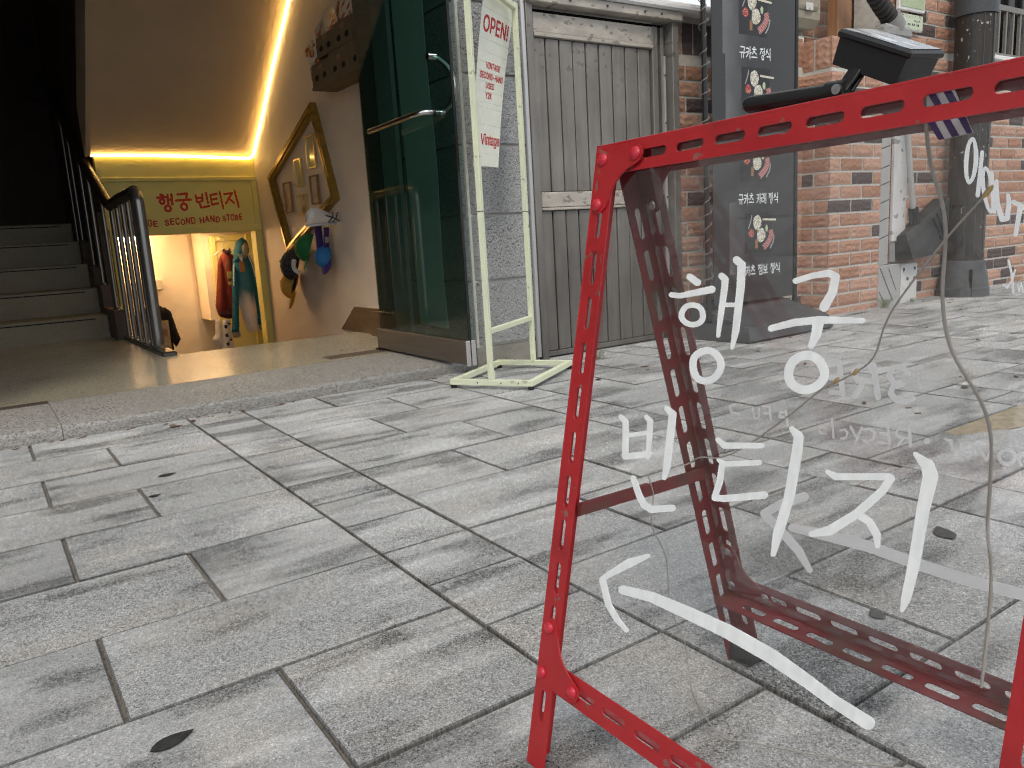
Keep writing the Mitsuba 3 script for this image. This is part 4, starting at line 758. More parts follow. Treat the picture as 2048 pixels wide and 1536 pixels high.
# outlines of the painted letters on the two clear panels: (along the rail, down the slope) in metres
LETTERS = {"F":{"haeng":[[[.1653,.1476,.164,.1483,.1631,.15,.1636,.1519,.1648,.1529,.1774,.1595,.1804,.1597,.1828,.1587,.1837,.1575,.1838,.156,.1832,.1546,.1819,.1534,.1688,.1476,.167,.1474]],[[.1448,.1662,.1427,.1667,.1417,.1675,.1413,.1685,.1418,.1702,.1435,.1714,.145,.1718,.1581,.1726,.2007,.1663,.2023,.1657,.2035,.1647,.2039,.1627,.2033,.1613,.2021,.1602,.2004,.1594,.1985,.1591,.1569,.167]],[[.2216,.1327,.2211,.1346,.2217,.136,.2229,.1372,.2278,.1405,.23,.16,.2305,.1749,.2189,.1751,.2193,.1607,.2188,.1524,.2173,.1507,.2115,.1471,.21,.1467,.2076,.1468,.206,.148,.2056,.1497,.2066,.1514,.2104,.1543,.2111,.16,.2111,.1836,.2125,.2072,.2131,.2083,.2148,.209,.2167,.2086,.2174,.2077,.2188,.1794,.2307,.179,.232,.2174,.2329,.2185,.2344,.2189,.2356,.2185,.2362,.2178,.2399,.2016,.2396,.16,.2373,.1391,.2367,.1377,.2354,.1365,.2278,.1319,.226,.1313,.2243,.1312,.2227,.1317]],[[.191,.1803,.1891,.179,.1869,.1778,.1844,.1769,.1787,.1759,.1728,.176,.1701,.1765,.1655,.1782,.1635,.1795,.1605,.1829,.1589,.1869,.1588,.1891,.1593,.1912,.1603,.1932,.1619,.195,.1664,.198,.169,.1991,.1744,.2005,.18,.2008,.1829,.2006,.1882,.1993,.1906,.1982,.1926,.1969,.1942,.1953,.1952,.1936,.1958,.1917,.1958,.1897,.1955,.1877,.1938,.1837],[.1877,.1924,.1855,.1941,.1808,.1953,.1775,.1954,.1726,.1944,.1696,.1931,.1674,.1911,.1665,.1888,.1671,.1863,.1696,.1832,.172,.182,.1767,.1813,.1819,.1818,.1846,.1829,.1857,.1837,.1872,.1856,.1885,.1892,.1883,.1914]],[[.2212,.2244,.2184,.2224,.2153,.2208,.2121,.2196,.2088,.2189,.2054,.2187,.2019,.2188,.1984,.2195,.195,.2205,.1917,.2219,.1887,.2236,.1861,.2256,.1841,.2279,.1828,.2305,.1821,.2332,.1821,.236,.1825,.239,.1848,.2448,.1865,.2475,.1885,.2499,.1911,.2519,.194,.2535,.1973,.2546,.2008,.2552,.2045,.2553,.2081,.255,.2116,.2542,.2147,.2531,.2176,.2517,.2201,.2499,.2223,.2479,.2242,.2457,.2258,.2432,.2269,.2405,.2276,.2377,.2276,.2349,.2269,.2321,.2256,.2293,.2237,.2267],[.2165,.2425,.214,.2451,.2126,.2461,.209,.2477,.2048,.2485,.2025,.2485,.2004,.2481,.1984,.2475,.1968,.2464,.1942,.2436,.1919,.2381,.1914,.2345,.1917,.2329,.1924,.2314,.1935,.23,.1969,.2276,.201,.2261,.2031,.2256,.2071,.2255,.2091,.2259,.213,.2276,.2164,.2304,.2177,.2321,.2185,.2338,.2189,.2357,.2188,.2375,.2183,.2393]]],"gung":[[[.2938,.1518,.2929,.1524,.2924,.1532,.2924,.1547,.2935,.1561,.2946,.1566,.2959,.1568,.3136,.152,.3276,.1505,.3306,.152,.3298,.162,.3235,.1738,.323,.1753,.323,.1761,.3236,.1776,.3248,.1789,.3265,.1797,.3283,.1799,.3292,.1798,.33,.1795,.3313,.1786,.3321,.1773,.3379,.1639,.3384,.1504,.3379,.1491,.3369,.148,.3356,.1473,.3288,.1448,.3268,.1446,.3116,.147]],[[.2749,.1939,.2732,.1948,.2726,.1958,.2725,.1969,.2729,.198,.2739,.1989,.2751,.1995,.2765,.1996,.3015,.1934,.3186,.1912,.3186,.1988,.3172,.2096,.3176,.2105,.3184,.2113,.3195,.2118,.3206,.2119,.3217,.2116,.3229,.2106,.3283,.2007,.3294,.1901,.3654,.1879,.3663,.1877,.367,.1871,.3674,.1864,.3674,.1856,.3671,.1847,.3665,.184,.3656,.1836,.3647,.1835,.3245,.1836,.299,.1871]],[[.3366,.2224,.3344,.22,.3319,.2179,.3292,.2162,.3262,.2149,.323,.2141,.3195,.2137,.3159,.2139,.3123,.2146,.3089,.2157,.3058,.2172,.3031,.219,.3008,.2212,.299,.2236,.2977,.2261,.2968,.2289,.2963,.2317,.2962,.2346,.2967,.2375,.2977,.2404,.2994,.243,.3017,.2454,.3045,.2475,.3078,.2491,.3113,.2503,.3149,.251,.3185,.2512,.3219,.2509,.3252,.2501,.3284,.2489,.3313,.2473,.3341,.2453,.3366,.2432,.3386,.2408,.3402,.2383,.3411,.2357,.3414,.233,.341,.2303,.34,.2275,.3385,.2249],[.332,.2357,.3296,.2386,.3263,.241,.3245,.242,.3207,.2433,.3186,.2435,.3165,.2434,.3143,.243,.3121,.2423,.3101,.2413,.3084,.2401,.3071,.2386,.3062,.237,.3057,.2354,.3056,.2337,.3061,.2304,.3073,.2275,.3083,.2261,.3111,.2237,.315,.222,.3172,.2216,.3193,.2214,.3214,.2215,.3233,.222,.3266,.2238,.3281,.2251,.3307,.228,.3325,.2311,.3328,.2327,.3326,.2342]]],"bin":[[[.106,.3193,.1038,.3076,.1033,.3065,.102,.3056,.0916,.3013,.0895,.3012,.0881,.3016,.0863,.3032,.0867,.305,.0944,.3101,.0973,.3263,.0997,.3463,.101,.3481,.1035,.3489,.1056,.3488,.1364,.3406,.1372,.3417,.1388,.3423,.1401,.3422,.1419,.3415,.1429,.3402,.143,.3384,.1445,.3366,.1446,.3353,.144,.3341,.1429,.3333,.1425,.315,.1412,.301,.1401,.2994,.1314,.2956,.1295,.2955,.1277,.2962,.1265,.2979,.1269,.2992,.1324,.3033,.1337,.3121],[.1095,.3405,.1068,.3241,.1344,.3168,.1358,.3337]],[[.1552,.2839,.1548,.2849,.1553,.2864,.1627,.2917,.1641,.3567,.1653,.3581,.1677,.3583,.1694,.3575,.1703,.3563,.1738,.3445,.1739,.3102,.1731,.2891,.1725,.2877,.1712,.2867,.16,.2826,.1587,.2824,.1573,.2826,.1561,.2831]],[[.1177,.3647,.1173,.3659,.1175,.367,.1297,.3841,.1393,.3929,.1409,.3936,.1526,.3957,.1557,.3956,.1851,.3865,.1868,.3856,.1879,.3843,.1884,.3829,.1878,.381,.1858,.3799,.1839,.3798,.1556,.3877,.1466,.3864,.1382,.3794,.1248,.3632,.1235,.3627,.1211,.3627,.1188,.3637]]],"ti":[[[.2293,.3039,.2283,.3055,.229,.307,.2381,.3122,.2403,.3127,.2833,.3046,.2849,.3039,.2856,.3031,.2859,.3021,.2858,.3012,.2852,.3004,.2843,.2999,.2825,.2997,.2413,.3063,.2318,.3033,.2307,.3033]],[[.2336,.3234,.2328,.3246,.2331,.3255,.2369,.3272,.2363,.3448,.2328,.3597,.2333,.3622,.234,.3631,.2351,.3637,.2365,.3638,.2494,.3618,.2942,.3483,.2955,.3474,.2965,.3463,.2969,.3443,.2959,.3426,.2939,.3418,.2923,.3419,.2483,.3553,.2408,.357,.2442,.3444,.2441,.3292,.2837,.32,.2847,.3194,.2854,.3186,.2857,.3171,.2853,.3163,.2845,.3156,.2835,.3153,.2823,.3153,.2437,.324,.2355,.3228,.2343,.323]],[[.3098,.2813,.3095,.2821,.3099,.2833,.3155,.2894,.3154,.3,.3138,.3413,.3075,.3765,.3083,.3951,.3089,.3962,.3097,.3966,.3107,.3967,.3122,.3961,.3129,.3954,.3134,.3945,.3177,.3763,.3244,.3407,.326,.2999,.325,.287,.3244,.2856,.3232,.2844,.3132,.2801,.3123,.28,.3113,.2801,.3104,.2806]]],"ji":[[[.3511,.3107,.3506,.3116,.3505,.3123,.3512,.3133,.3594,.3171,.3606,.3173,.4032,.3083,.3999,.3151,.3805,.3383,.3598,.356,.3442,.3649,.3435,.3658,.3432,.3668,.3434,.3677,.344,.3685,.3454,.3691,.3465,.369,.363,.3632,.3647,.3625,.3854,.3434,.3935,.3458,.4003,.3535,.4037,.3614,.4046,.362,.4053,.3621,.4061,.3619,.4068,.3614,.4073,.3607,.4075,.3595,.4065,.3507,.4061,.3496,.3974,.3406,.3898,.3381,.4057,.3184,.4112,.3067,.4113,.3054,.4104,.3038,.4094,.3031,.408,.3029,.4073,.3024,.4056,.3023,.361,.3114,.3528,.3102,.3518,.3104]],[[.4229,.2828,.4226,.2836,.4228,.2845,.4306,.2933,.4325,.2994,.4316,.3238,.4312,.367,.43,.3927,.4307,.403,.4313,.4039,.4324,.4039,.433,.4036,.4336,.4028,.4373,.3932,.4376,.3917,.4403,.366,.4414,.3234,.4441,.2982,.444,.2971,.4433,.295,.4391,.288,.4378,.2867,.437,.2862,.4245,.2822,.4236,.2822]]],"arrow":[[[.13,.4515,.1277,.4529,.0968,.4776,.0882,.4855,.0874,.4868,.0872,.488,.0876,.4898,.1019,.5131,.1201,.5246,.1382,.5296,.1407,.5293,.1425,.5282,.1433,.5273,.1437,.5258,.1432,.525,.1273,.5183,.1112,.5072,.0981,.4854,.103,.4814,.1356,.4592,.1605,.4417,.1615,.4403,.1615,.439,.1598,.4379,.1573,.4383]],[[.121,.4854,.1198,.4875,.1199,.4903,.1212,.4917,.1247,.4924,.1682,.4861,.2209,.4858,.2682,.4859,.3182,.489,.3587,.4946,.3839,.4993,.4166,.5034,.4187,.5032,.4208,.5022,.4226,.5005,.4238,.4984,.4243,.4962,.424,.4942,.423,.4928,.4213,.492,.3886,.4884,.3641,.4825,.3249,.475,.2747,.4716,.2253,.4722,.172,.4745,.1271,.4821,.1231,.4837]]]},"B":{"studio":[[[.402,.0543,.4015,.0492,.4006,.0456,.4,.0444,.3992,.0436,.3984,.0434,.3974,.0436,.3964,.0442,.3954,.0453,.3935,.0484,.3919,.0527,.3902,.0608,.3894,.0695,.3897,.0747,.3907,.0785,.3914,.0797,.3922,.0805,.3931,.0807,.3941,.0804,.396,.0786,.398,.0753,.3998,.0709,.4011,.0657,.4016,.0629,.4019,.06],[.3967,.0685,.3948,.0748,.394,.0765,.3936,.0769,.3933,.0769,.3929,.0755,.3928,.0726,.393,.0684,.3939,.0615,.3958,.0517,.3966,.049,.3979,.047,.3982,.047,.3984,.0475,.3985,.0483,.3985,.0553,.3978,.0622]],[[.4043,.0548,.4036,.0557,.3972,.0896,.3972,.0907,.3978,.0916,.3988,.092,.3998,.0917,.4005,.091,.4021,.0825,.4024,.0894,.4033,.0949,.4044,.0997,.4058,.1034,.4066,.1047,.4074,.1054,.4082,.1057,.4093,.1051,.4098,.1059,.411,.1062,.4118,.1059,.4123,.105,.4123,.1022,.4145,.1119,.4149,.1127,.416,.1133,.4168,.1134,.4211,.1127,.4218,.1123,.4223,.1116,.4246,.0984,.4251,.0991,.429,.1019,.4287,.1027,.4244,.1239,.4246,.125,.425,.1255,.4256,.1258,.4266,.1257,.4272,.1254,.4277,.1245,.4325,.1044,.4353,.1064,.4364,.1066,.4372,.1063,.4377,.1058,.4381,.105,.438,.1038,.4374,.1027,.4269,.0961,.4259,.0959,.4253,.0961,.4248,.0966,.4245,.0973,.4238,.0917,.423,.0908,.4221,.0906,.4214,.091,.4209,.0917,.4208,.098,.4187,.1086,.4181,.1087,.4157,.0977,.4158,.0798,.4155,.0793,.4148,.0787,.4142,.0787,.4134,.079,.4129,.0798,.4126,.0831,.4127,.0733,.4126,.0725,.412,.072,.4112,.0718,.4105,.0721,.4102,.0726,.4089,.0697,.4081,.0685,.4073,.0677,.4065,.0675,.4058,.0677,.405,.0684,.4043,.0699,.4066,.0564,.4064,.0555,.4058,.0548,.4052,.0547],[.4091,.0952,.4088,.1004,.4086,.1015,.4081,.1024,.4075,.1014,.4066,.0971,.4059,.0909,.4054,.0842,.4056,.0757,.4062,.0715,.4067,.0706,.4072,.0716,.4079,.0741,.4087,.0798,.409,.0864]]],"script":[[[.4191,.1445,.4186,.1448,.4184,.1456,.4201,.1563,.4201,.162,.42,.1625,.4166,.1671,.4144,.1653,.4135,.1656,.4131,.1666,.4135,.1673,.4161,.1695,.4169,.1696,.4175,.1691,.4202,.1651,.4202,.1731,.4206,.1738,.4213,.1739,.422,.1734,.4222,.1728,.4221,.1611,.4247,.1534,.4243,.1528,.4234,.153,.422,.1566,.4203,.1451,.4198,.1445]],[[.4276,.1641,.4273,.1645,.4261,.1692,.4256,.1656,.4251,.1653,.4246,.1658,.4253,.1725,.4258,.173,.4264,.1726,.4277,.1676,.4285,.1726,.4291,.173,.4295,.1727,.4296,.1722,.4285,.1645,.4282,.164]]],"three":[[[.3041,.2486,.3032,.2496,.2967,.2592,.2965,.2604,.2969,.2615,.3011,.2694,.3003,.27,.2995,.2711,.296,.2787,.2956,.2807,.2959,.2818,.3018,.2888,.3034,.2895,.3139,.2895,.3239,.2844,.325,.283,.3254,.2813,.3248,.2799,.324,.2794,.3224,.2794,.3138,.2834,.3064,.283,.3026,.2784,.3043,.2742,.3143,.2704,.3156,.2692,.3162,.2677,.316,.2657,.3149,.2649,.3058,.2641,.3034,.2591,.3068,.2539,.3133,.2532,.3181,.258,.3194,.2586,.321,.2583,.322,.2576,.3227,.2566,.323,.2555,.3229,.2545,.3224,.2536,.3171,.2478,.3163,.2473,.3152,.2471,.3059,.248]]],"r_cap":[[[.2672,.2511,.2661,.2518,.258,.2599,.2569,.2616,.2567,.2629,.257,.264,.2618,.2712,.2632,.2718,.2654,.2718,.2549,.2872,.2544,.2892,.2547,.2904,.2556,.2912,.2575,.2916,.2589,.2911,.2601,.2902,.2727,.2718,.2808,.2717,.281,.2873,.2816,.2884,.2833,.2891,.2846,.2889,.286,.2882,.2875,.2865,.2879,.2844,.2876,.2496,.2872,.2485,.2864,.2476,.2845,.2472,.2832,.2476,.2815,.2489],[.2663,.2661,.264,.2618,.269,.2565,.2806,.2548,.2807,.2661]]],"e_cap":[[[.2301,.2494,.2286,.2505,.2279,.2521,.2281,.2536,.2293,.2545,.2417,.2539,.2412,.2663,.2314,.2674,.2295,.2687,.2287,.2707,.2293,.272,.2306,.2726,.2409,.2716,.2404,.2836,.2286,.2848,.2269,.2858,.2261,.2868,.2257,.2879,.2258,.2889,.2263,.2898,.2277,.2904,.2405,.2894,.2419,.2906,.2432,.2907,.2446,.2903,.2463,.2889,.2471,.2869,.2485,.2494,.2475,.2481,.2457,.2477,.2442,.2481,.2313,.2491]]],"recycle":[[[.2786,.315,.278,.3157,.2778,.3166,.2781,.3173,.2788,.3176,.2896,.3161,.2893,.3243,.2811,.3254,.2803,.3259,.2798,.3271,.2801,.328,.2807,.3283,.2892,.3272,.2889,.3354,.2786,.3368,.2775,.3379,.2774,.3393,.2785,.3398,.2888,.3383,.2896,.3392,.2912,.3387,.2921,.3371,.2928,.3133,.2916,.3128,.2907,.3131,.2795,.3146]],[[.2247,.3189,.2241,.3199,.2223,.343,.2228,.3438,.2238,.3438,.2247,.3431,.2251,.3423,.2268,.3192,.2265,.3186,.2259,.3184]],[[.2054,.3359,.2051,.337,.2074,.3413,.2147,.3401,.2159,.3392,.216,.3384,.2153,.3378,.2089,.3389,.2077,.3362,.2096,.3337,.2163,.333,.2172,.3318,.2166,.3309,.209,.3316]],[[.2467,.3239,.2459,.325,.2458,.3259,.2516,.3388,.2485,.345,.2484,.3458,.2489,.3463,.2501,.3462,.251,.3453,.2606,.3269,.2611,.3275,.2619,.3276,.2695,.3252,.2734,.3283,.2716,.3346,.2648,.3385,.2611,.3371,.2603,.3372,.2594,.3377,.2589,.3386,.2589,.3395,.2593,.3401,.2643,.3417,.2732,.3369,.274,.3362,.2766,.3274,.2766,.3265,.2712,.3222,.2701,.3221,.2618,.3248,.2622,.3238,.2619,.3228,.2612,.3226,.26,.323,.2593,.3237,.2535,.3351,.2488,.324,.2479,.3235]],[[.2327,.3312,.2324,.3325,.2333,.3331,.2388,.3309,.241,.3335,.2386,.3387,.2328,.3407,.2319,.3415,.2319,.3427,.2329,.3431,.24,.3407,.2406,.34,.2438,.3332,.2439,.332,.2406,.3283,.24,.3281,.2336,.3306]],[[.3011,.3175,.2984,.3228,.2982,.324,.3007,.3291,.3014,.3293,.304,.3291,.2983,.3368,.2979,.3378,.2981,.3387,.2991,.3392,.3006,.3385,.3078,.3288,.3122,.3285,.3117,.3367,.3128,.3375,.314,.337,.3149,.3354,.3163,.3145,.3161,.3136,.3149,.3131,.314,.3135,.3133,.3144,.3024,.3167],[.3013,.3228,.303,.3195,.3129,.3174,.3124,.3254,.3029,.3262]]],"dot":[[[.3348,.326,.3347,.3246,.3341,.3236,.3331,.323,.3319,.3229,.3305,.3235,.3294,.3244,.3285,.3258,.3281,.3272,.3282,.3286,.3288,.3296,.3298,.3302,.3311,.3303,.3324,.3297,.3336,.3287,.3345,.3274]]],"over":[[[.3498,.32,.349,.3212,.3493,.3226,.3534,.3233,.3549,.3283,.3551,.3373,.3559,.338,.357,.3378,.3577,.3371,.358,.3361,.3576,.3205,.3566,.3197,.3557,.3199,.3509,.3196]],[[.3642,.3235,.3637,.3244,.3627,.3296,.3632,.3307,.3746,.3303,.3704,.3343,.3653,.3333,.3646,.3335,.3639,.3341,.3637,.335,.3641,.3361,.3698,.3376,.3706,.3375,.3773,.3317,.3776,.3306,.3782,.3235,.378,.3226,.3776,.3222,.3719,.3192,.3711,.3191],[.3749,.3271,.3656,.3278,.3663,.3253,.3707,.3225,.3751,.325]],[[.3798,.3212,.3791,.3223,.3791,.3232,.3862,.3369,.3871,.3374,.3883,.3369,.3889,.3361,.3957,.3216,.3957,.3202,.3946,.3197,.3935,.3206,.3877,.3323,.3817,.3212,.3808,.3207]],[[.4139,.3219,.412,.3201,.4096,.3192,.407,.3193,.4056,.3198,.403,.3213,.4005,.3236,.3994,.3249,.3979,.3277,.3974,.3306,.3979,.3334,.3991,.3358,.3999,.3368,.4018,.3382,.403,.3385,.4058,.3383,.4072,.3379,.4099,.3362,.411,.3352,.4129,.3327,.4136,.3314,.4146,.3285,.415,.3257,.4149,.3243],[.4104,.331,.4086,.3331,.4069,.3341,.4051,.3346,.4036,.3344,.4024,.3335,.4011,.3315,.4007,.3299,.401,.3283,.4027,.3259,.4051,.3239,.4075,.323,.4092,.3232,.4112,.3246,.4118,.3261,.4115,.3286]],[[.4191,.3214,.4148,.3284,.4145,.3294,.4168,.3359,.4172,.3363,.418,.3364,.4185,.3361,.4192,.3354,.4194,.3341,.4175,.329,.4211,.323,.4214,.3221,.4212,.3212,.4206,.3207,.4198,.3208]]],"reuse":[[[.1318,.3165,.131,.3171,.1306,.3179,.1307,.3187,.1313,.3191,.1403,.3183,.1396,.3246,.1313,.3255,.1303,.3262,.1299,.3272,.1308,.3281,.1393,.3272,.1385,.3348,.1392,.3354,.1408,.335,.1418,.3337,.1437,.3153,.1425,.3148,.1412,.3155]],[[.0782,.3241,.0775,.3249,.0772,.3257,.0777,.3338,.0782,.3346,.0918,.3348,.0928,.3346,.0937,.3339,.0942,.3325,.0934,.3319,.0812,.3318,.0808,.3259,.0887,.323,.0897,.3217,.0892,.3206,.088,.3205]],[[.1148,.3212,.114,.3225,.1133,.3373,.1146,.3378,.1226,.3359,.1235,.3346,.1268,.3214,.1267,.3206,.126,.3202,.1251,.3203,.1242,.3208,.1236,.3216,.1206,.3337,.1166,.3346,.1173,.3215,.1171,.3208,.1163,.3206]],[[.1553,.3208,.1543,.3219,.1521,.3279,.1521,.3291,.1531,.3296,.1621,.33,.1615,.3389,.1623,.3397,.1642,.3392,.1653,.3376,.1667,.3175,.166,.317,.1649,.3171,.1638,.3177,.1632,.3185],[.1628,.3216,.1624,.3268,.156,.3265,.1572,.3231]]],"arrow":[[[.168,.4249,.13,.4452,.0988,.468,.0964,.4704,.0944,.4745,.0944,.4769,.0955,.4786,.1175,.4978,.1396,.519,.1543,.5421,.1561,.5431,.1578,.5429,.1597,.5419,.1621,.5394,.1631,.5375,.1633,.5348,.1527,.5071,.1298,.4848,.1129,.4708,.1332,.4561,.1725,.4351,.1737,.434,.1756,.4314,.1766,.4287,.1765,.4263,.1754,.4245,.1734,.4236,.1708,.4237]],[[.1388,.4786,.1366,.482,.1362,.4842,.1367,.486,.139,.4874,.1803,.4862,.2448,.4831,.3069,.487,.3539,.4874,.4136,.4837,.4157,.4829,.4178,.481,.4194,.4785,.4203,.4757,.4205,.4729,.4202,.4717,.4192,.4699,.4175,.4691,.3578,.4717,.3137,.4707,.292,.469,.2506,.4665,.1861,.4694,.1444,.4755,.1421,.4761]]]}}

# ------------------------------------------------------------------ cream display stand with paper sign
ds = thing('display_stand', 'cream painted metal rail stand holding a paper sign by the entrance', 'stand')
t_ = unit(V(.841, .541, 0)); s_ = unit(V(.541, -.841, 0))
c0 = V(1.989, 2.945, 0)
def dsp(a, b, z): return c0 + t_ * a + s_ * b + V(0, 0, z)
hl, hw, tk_ = .250, .182, .0125
part(ds, 'base_bar', beam(dsp(-hl, -hw - tk_, .028), dsp(-hl, hw + tk_, .028), .025, .025, b=.002), 'm_cream')
part(ds, 'base_bar', beam(dsp(hl, -hw - tk_, .028), dsp(hl, hw + tk_, .028), .025, .025, b=.002), 'm_cream')
part(ds, 'base_bar', beam(dsp(-hl + tk_, hw, .0278), dsp(hl - tk_, hw, .0278), .0248, .0248, b=.002), 'm_cream')
part(ds, 'base_bar', beam(dsp(-hl + tk_, -hw, .0278), dsp(hl - tk_, -hw, .0278), .0248, .0248, b=.002), 'm_cream')
part(ds, 'post', beam(dsp(-hl + .001, 0, .0405), dsp(-hl + .001, 0, 1.70), .0225, .0225, up=t_, b=.002), 'm_cream')
part(ds, 'post', beam(dsp(hl - .001, 0, .0405), dsp(hl - .001, 0, 1.66), .0225, .0225, up=t_, b=.002), 'm_cream')
part(ds, 'top_bar', beam(dsp(-hl - .02, 0, 1.672), dsp(hl + .012, 0, 1.640), .024, .024, b=.002), 'm_cream')
part(ds, 'cross_bar', beam(dsp(-hl + .0125, 0, .247), dsp(hl - .0125, 0, .247), .020, .0225, b=.002), 'm_cream')
for a in (-hl + .02, hl - .02): part(ds, 'socket', beam(dsp(a, .004, .041), dsp(a, .004, .075), .009, .012, up=t_), 'm_cream')
for a in (-hl, hl):
    for b in (-hw, hw): part(ds, 'foot', cyl(dsp(a, b, .002), dsp(a, b, .015), .013, 12), 'm_black', smooth=40)
for a, b in ((-hl - .0126, -.06), (-hl - .0126, .05), (-hl - .0126, .13)): part(ds, 'screw_hole', cyl(dsp(a, b, .028), dsp(a - .0008, b, .028), .0035, 8), 'm_mark')
for a in (-hl + .001, hl - .001): part(ds, 'joint_line', beam(dsp(a, 0, .745), dsp(a, 0, .748), .0236, .0236, up=t_), 'm_mark')
# paper sign hung on the stand: u 0..1 across, v 0..1 down
ps = thing('paper_sign', 'long cream paper sign reading OPEN! hung on the cream stand', 'sign')
TL, TR, BL_, BR_ = V(1.972, 2.957, 1.66), V(2.250, 3.136, 1.66), V(1.876, 2.965, .945), V(2.075, 3.072, .948)
def sheet_pt(u, v):
    p = (1 - u) * ((1 - v) * TL + v * BL_) + u * ((1 - v) * TR + v * BR_)
    nrm = V(-.541, .841, 0)
    return p + nrm * (.012 * math.sin(3.1 * v) + .02 * (u - .5) ** 2 * v) + nrm * .012
SNRM = V(.541, -.841, 0)
def on_sheet(m, off):
    v = m.vertices
    return trimesh.Trimesh(np.array([sheet_pt(a, b) + SNRM * (off + c) for a, b, c in v]), m.faces, process=False)
gu, gv = np.meshgrid(np.linspace(0, 1, 9), np.linspace(0, 1, 33), indexing='ij')
P_ = np.c_[gu.ravel(), gv.ravel(), np.zeros(gu.size)]
F_ = []
for i in range(8):
    for j in range(32):
        a = i * 33 + j; F_ += [[a, a + 33, a + 34], [a, a + 34, a + 1]]
m = trimesh.Trimesh(P_, F_, process=False); m2 = m.copy(); m2.vertices[:, 2] = -.0008; m2.invert()
part(ps, 'paper', cat([on_sheet(m2, 0), on_sheet(m, 0)]), 'm_paper', smooth=True)
def sheet_text(s, u0, u1, v, hv, bold=False):
    t = write(s, 1.0, .0006, bold); b = t.bounds
    v_ = t.vertices.copy(); v_[:, 0] = u0 + (v_[:, 0] - b[0, 0]) / (b[1, 0] - b[0, 0]) * (u1 - u0); v_[:, 1] = v - v_[:, 1] * hv
    t = trimesh.Trimesh(v_, t.faces, process=False); t.invert()
    part(ps, 'lettering', on_sheet(t, .0008), 'm_print_red')
sheet_text('OPEN!', .08, .92, .215, .090, True)
sheet_text('VINTAGE', .28, .78, .418, .036, True)
sheet_text('SECOND-HAND', .10, .92, .480, .036, True)
sheet_text('USED', .32, .62, .534, .034, True)
sheet_text('Y2K', .32, .55, .594, .036, True)
sheet_text('Vintage', .22, .97, .868, .062, True)
for i, v in enumerate((.085, .255, .325, .385, .438, .497, .553, .617, .65, .75, .92)):
    q = frame_map(ext(sbox(.01, v, .99, v + .0016), .0003), [0, 0, 0], [1, 0, 0], [0, 1, 0]); q = q.subdivide().subdivide(); part(ps, 'crease_line', on_sheet(q, .0004), 'm_paper_line')

# ------------------------------------------------------------------ red sandwich board of slotted angle
sb = thing('sandwich_board', 'red slotted-steel sandwich board with hand-lettered clear panels in the foreground', 'sign')
AT = V(.6349, .7363, .7454); AD = V(-.0098, -1, .0124); AN = unit(V(1, -.0098, 0)); AF, AB, AG = .2039, .2639, .0582
WB, FLW = .551, .0345
class Frame:
    def __init__(s, O, D, E, inn): s.O, s.D, s.E, s.I = O, D, E, inn   # D along the rail, E down the slope, I inwards (normal)
    def p(s, u, w, o=0.0): return s.O + s.D * u + s.E * w + s.I * o
FE = V(0, 0, -1) - AN * AF; BE = V(0, 0, -1) + AN * AB
FI = unit(np.cross(AD, FE)); FI = FI if np.dot(FI, AN) > 0 else -FI
BI = unit(np.cross(AD, BE)); BI = BI if np.dot(BI, AN) < 0 else -BI
FF = Frame(AT, AD, FE, FI); BF = Frame(AT + AN * AG, AD + V(0, 0, .0014), BE, BI)
TH = .0019
def slotted(L, w, first, n=99, pitch=.0525, l=.0385, sw=.0098, c=None):
    p = sbox(0, 0, L, w)
    k = 0
    while first + k * pitch + l / 2 < L - .008 and k < n:
        if first + k * pitch - l / 2 > .006: p = p.difference(slot(first + k * pitch, w * .52 if c is None else c, l, sw))
        k += 1
    return p
def angle_leg(fr, u_out, sgn, w0, w1, f1, f2):
    """An upright: one flange in the panel plane, one turned inwards at the outer edge."""
    a = plate(slotted(w1 - w0, FLW, f1), fr.p(u_out, w0), fr.E, fr.D * sgn, TH, fr.I)
    b = plate(slotted(w1 - w0, FLW - TH, f2), fr.p(u_out, w0, TH), fr.E, fr.I, TH, unit(fr.D) * sgn)
    return cat([a, b, tube([fr.p(u_out, w0, TH * .9) + unit(fr.D) * sgn * TH * .6, fr.p(u_out, w1, TH * .9) + unit(fr.D) * sgn * TH * .6], TH * 1.05, 8)])
def angle_rail(fr, w, dw, u0, u1, f1, f2, o=0.0):
    """A cross rail: one flange in the panel plane from w towards dw, one turned inwards at w."""
    a = plate(slotted(u1 - u0, FLW, f1), fr.p(u0, w, o), fr.D, fr.E * dw, TH, fr.I)
    b = plate(slotted(u1 - u0, FLW - TH, f2), fr.p(u0, w, o + TH), fr.D, fr.I, TH, unit(fr.E) * dw)
    return cat([a, b, tube([fr.p(u0, w, o + TH * .9) + unit(fr.E) * dw * TH * .6, fr.p(u1, w, o + TH * .9) + unit(fr.E) * dw * TH * .6], TH * 1.05, 8)])
gus = Polygon([(.002, .001), (.0735, .0075), (.0795, .0115), (.082, .0185), (.079, .0255), (.072, .029), (.060, .0325), (.050, .0385), (.042, .0465), (.0365, .056), (.0335, .065), (.030, .073), (.023, .0785), (.0145, .079), (.007, .075), (.004, .068)])
gusb = Polygon([(.003, .004), (.072, .004), (.080, .009), (.083, .0165), (.080, .0245), (.073, .028), (.060, .034), (.049, .042), (.041, .052), (.035, .064), (.0315, .078), (.027, .084), (.0195, .086), (.012, .083), (.008, .076), (.003, .030)])
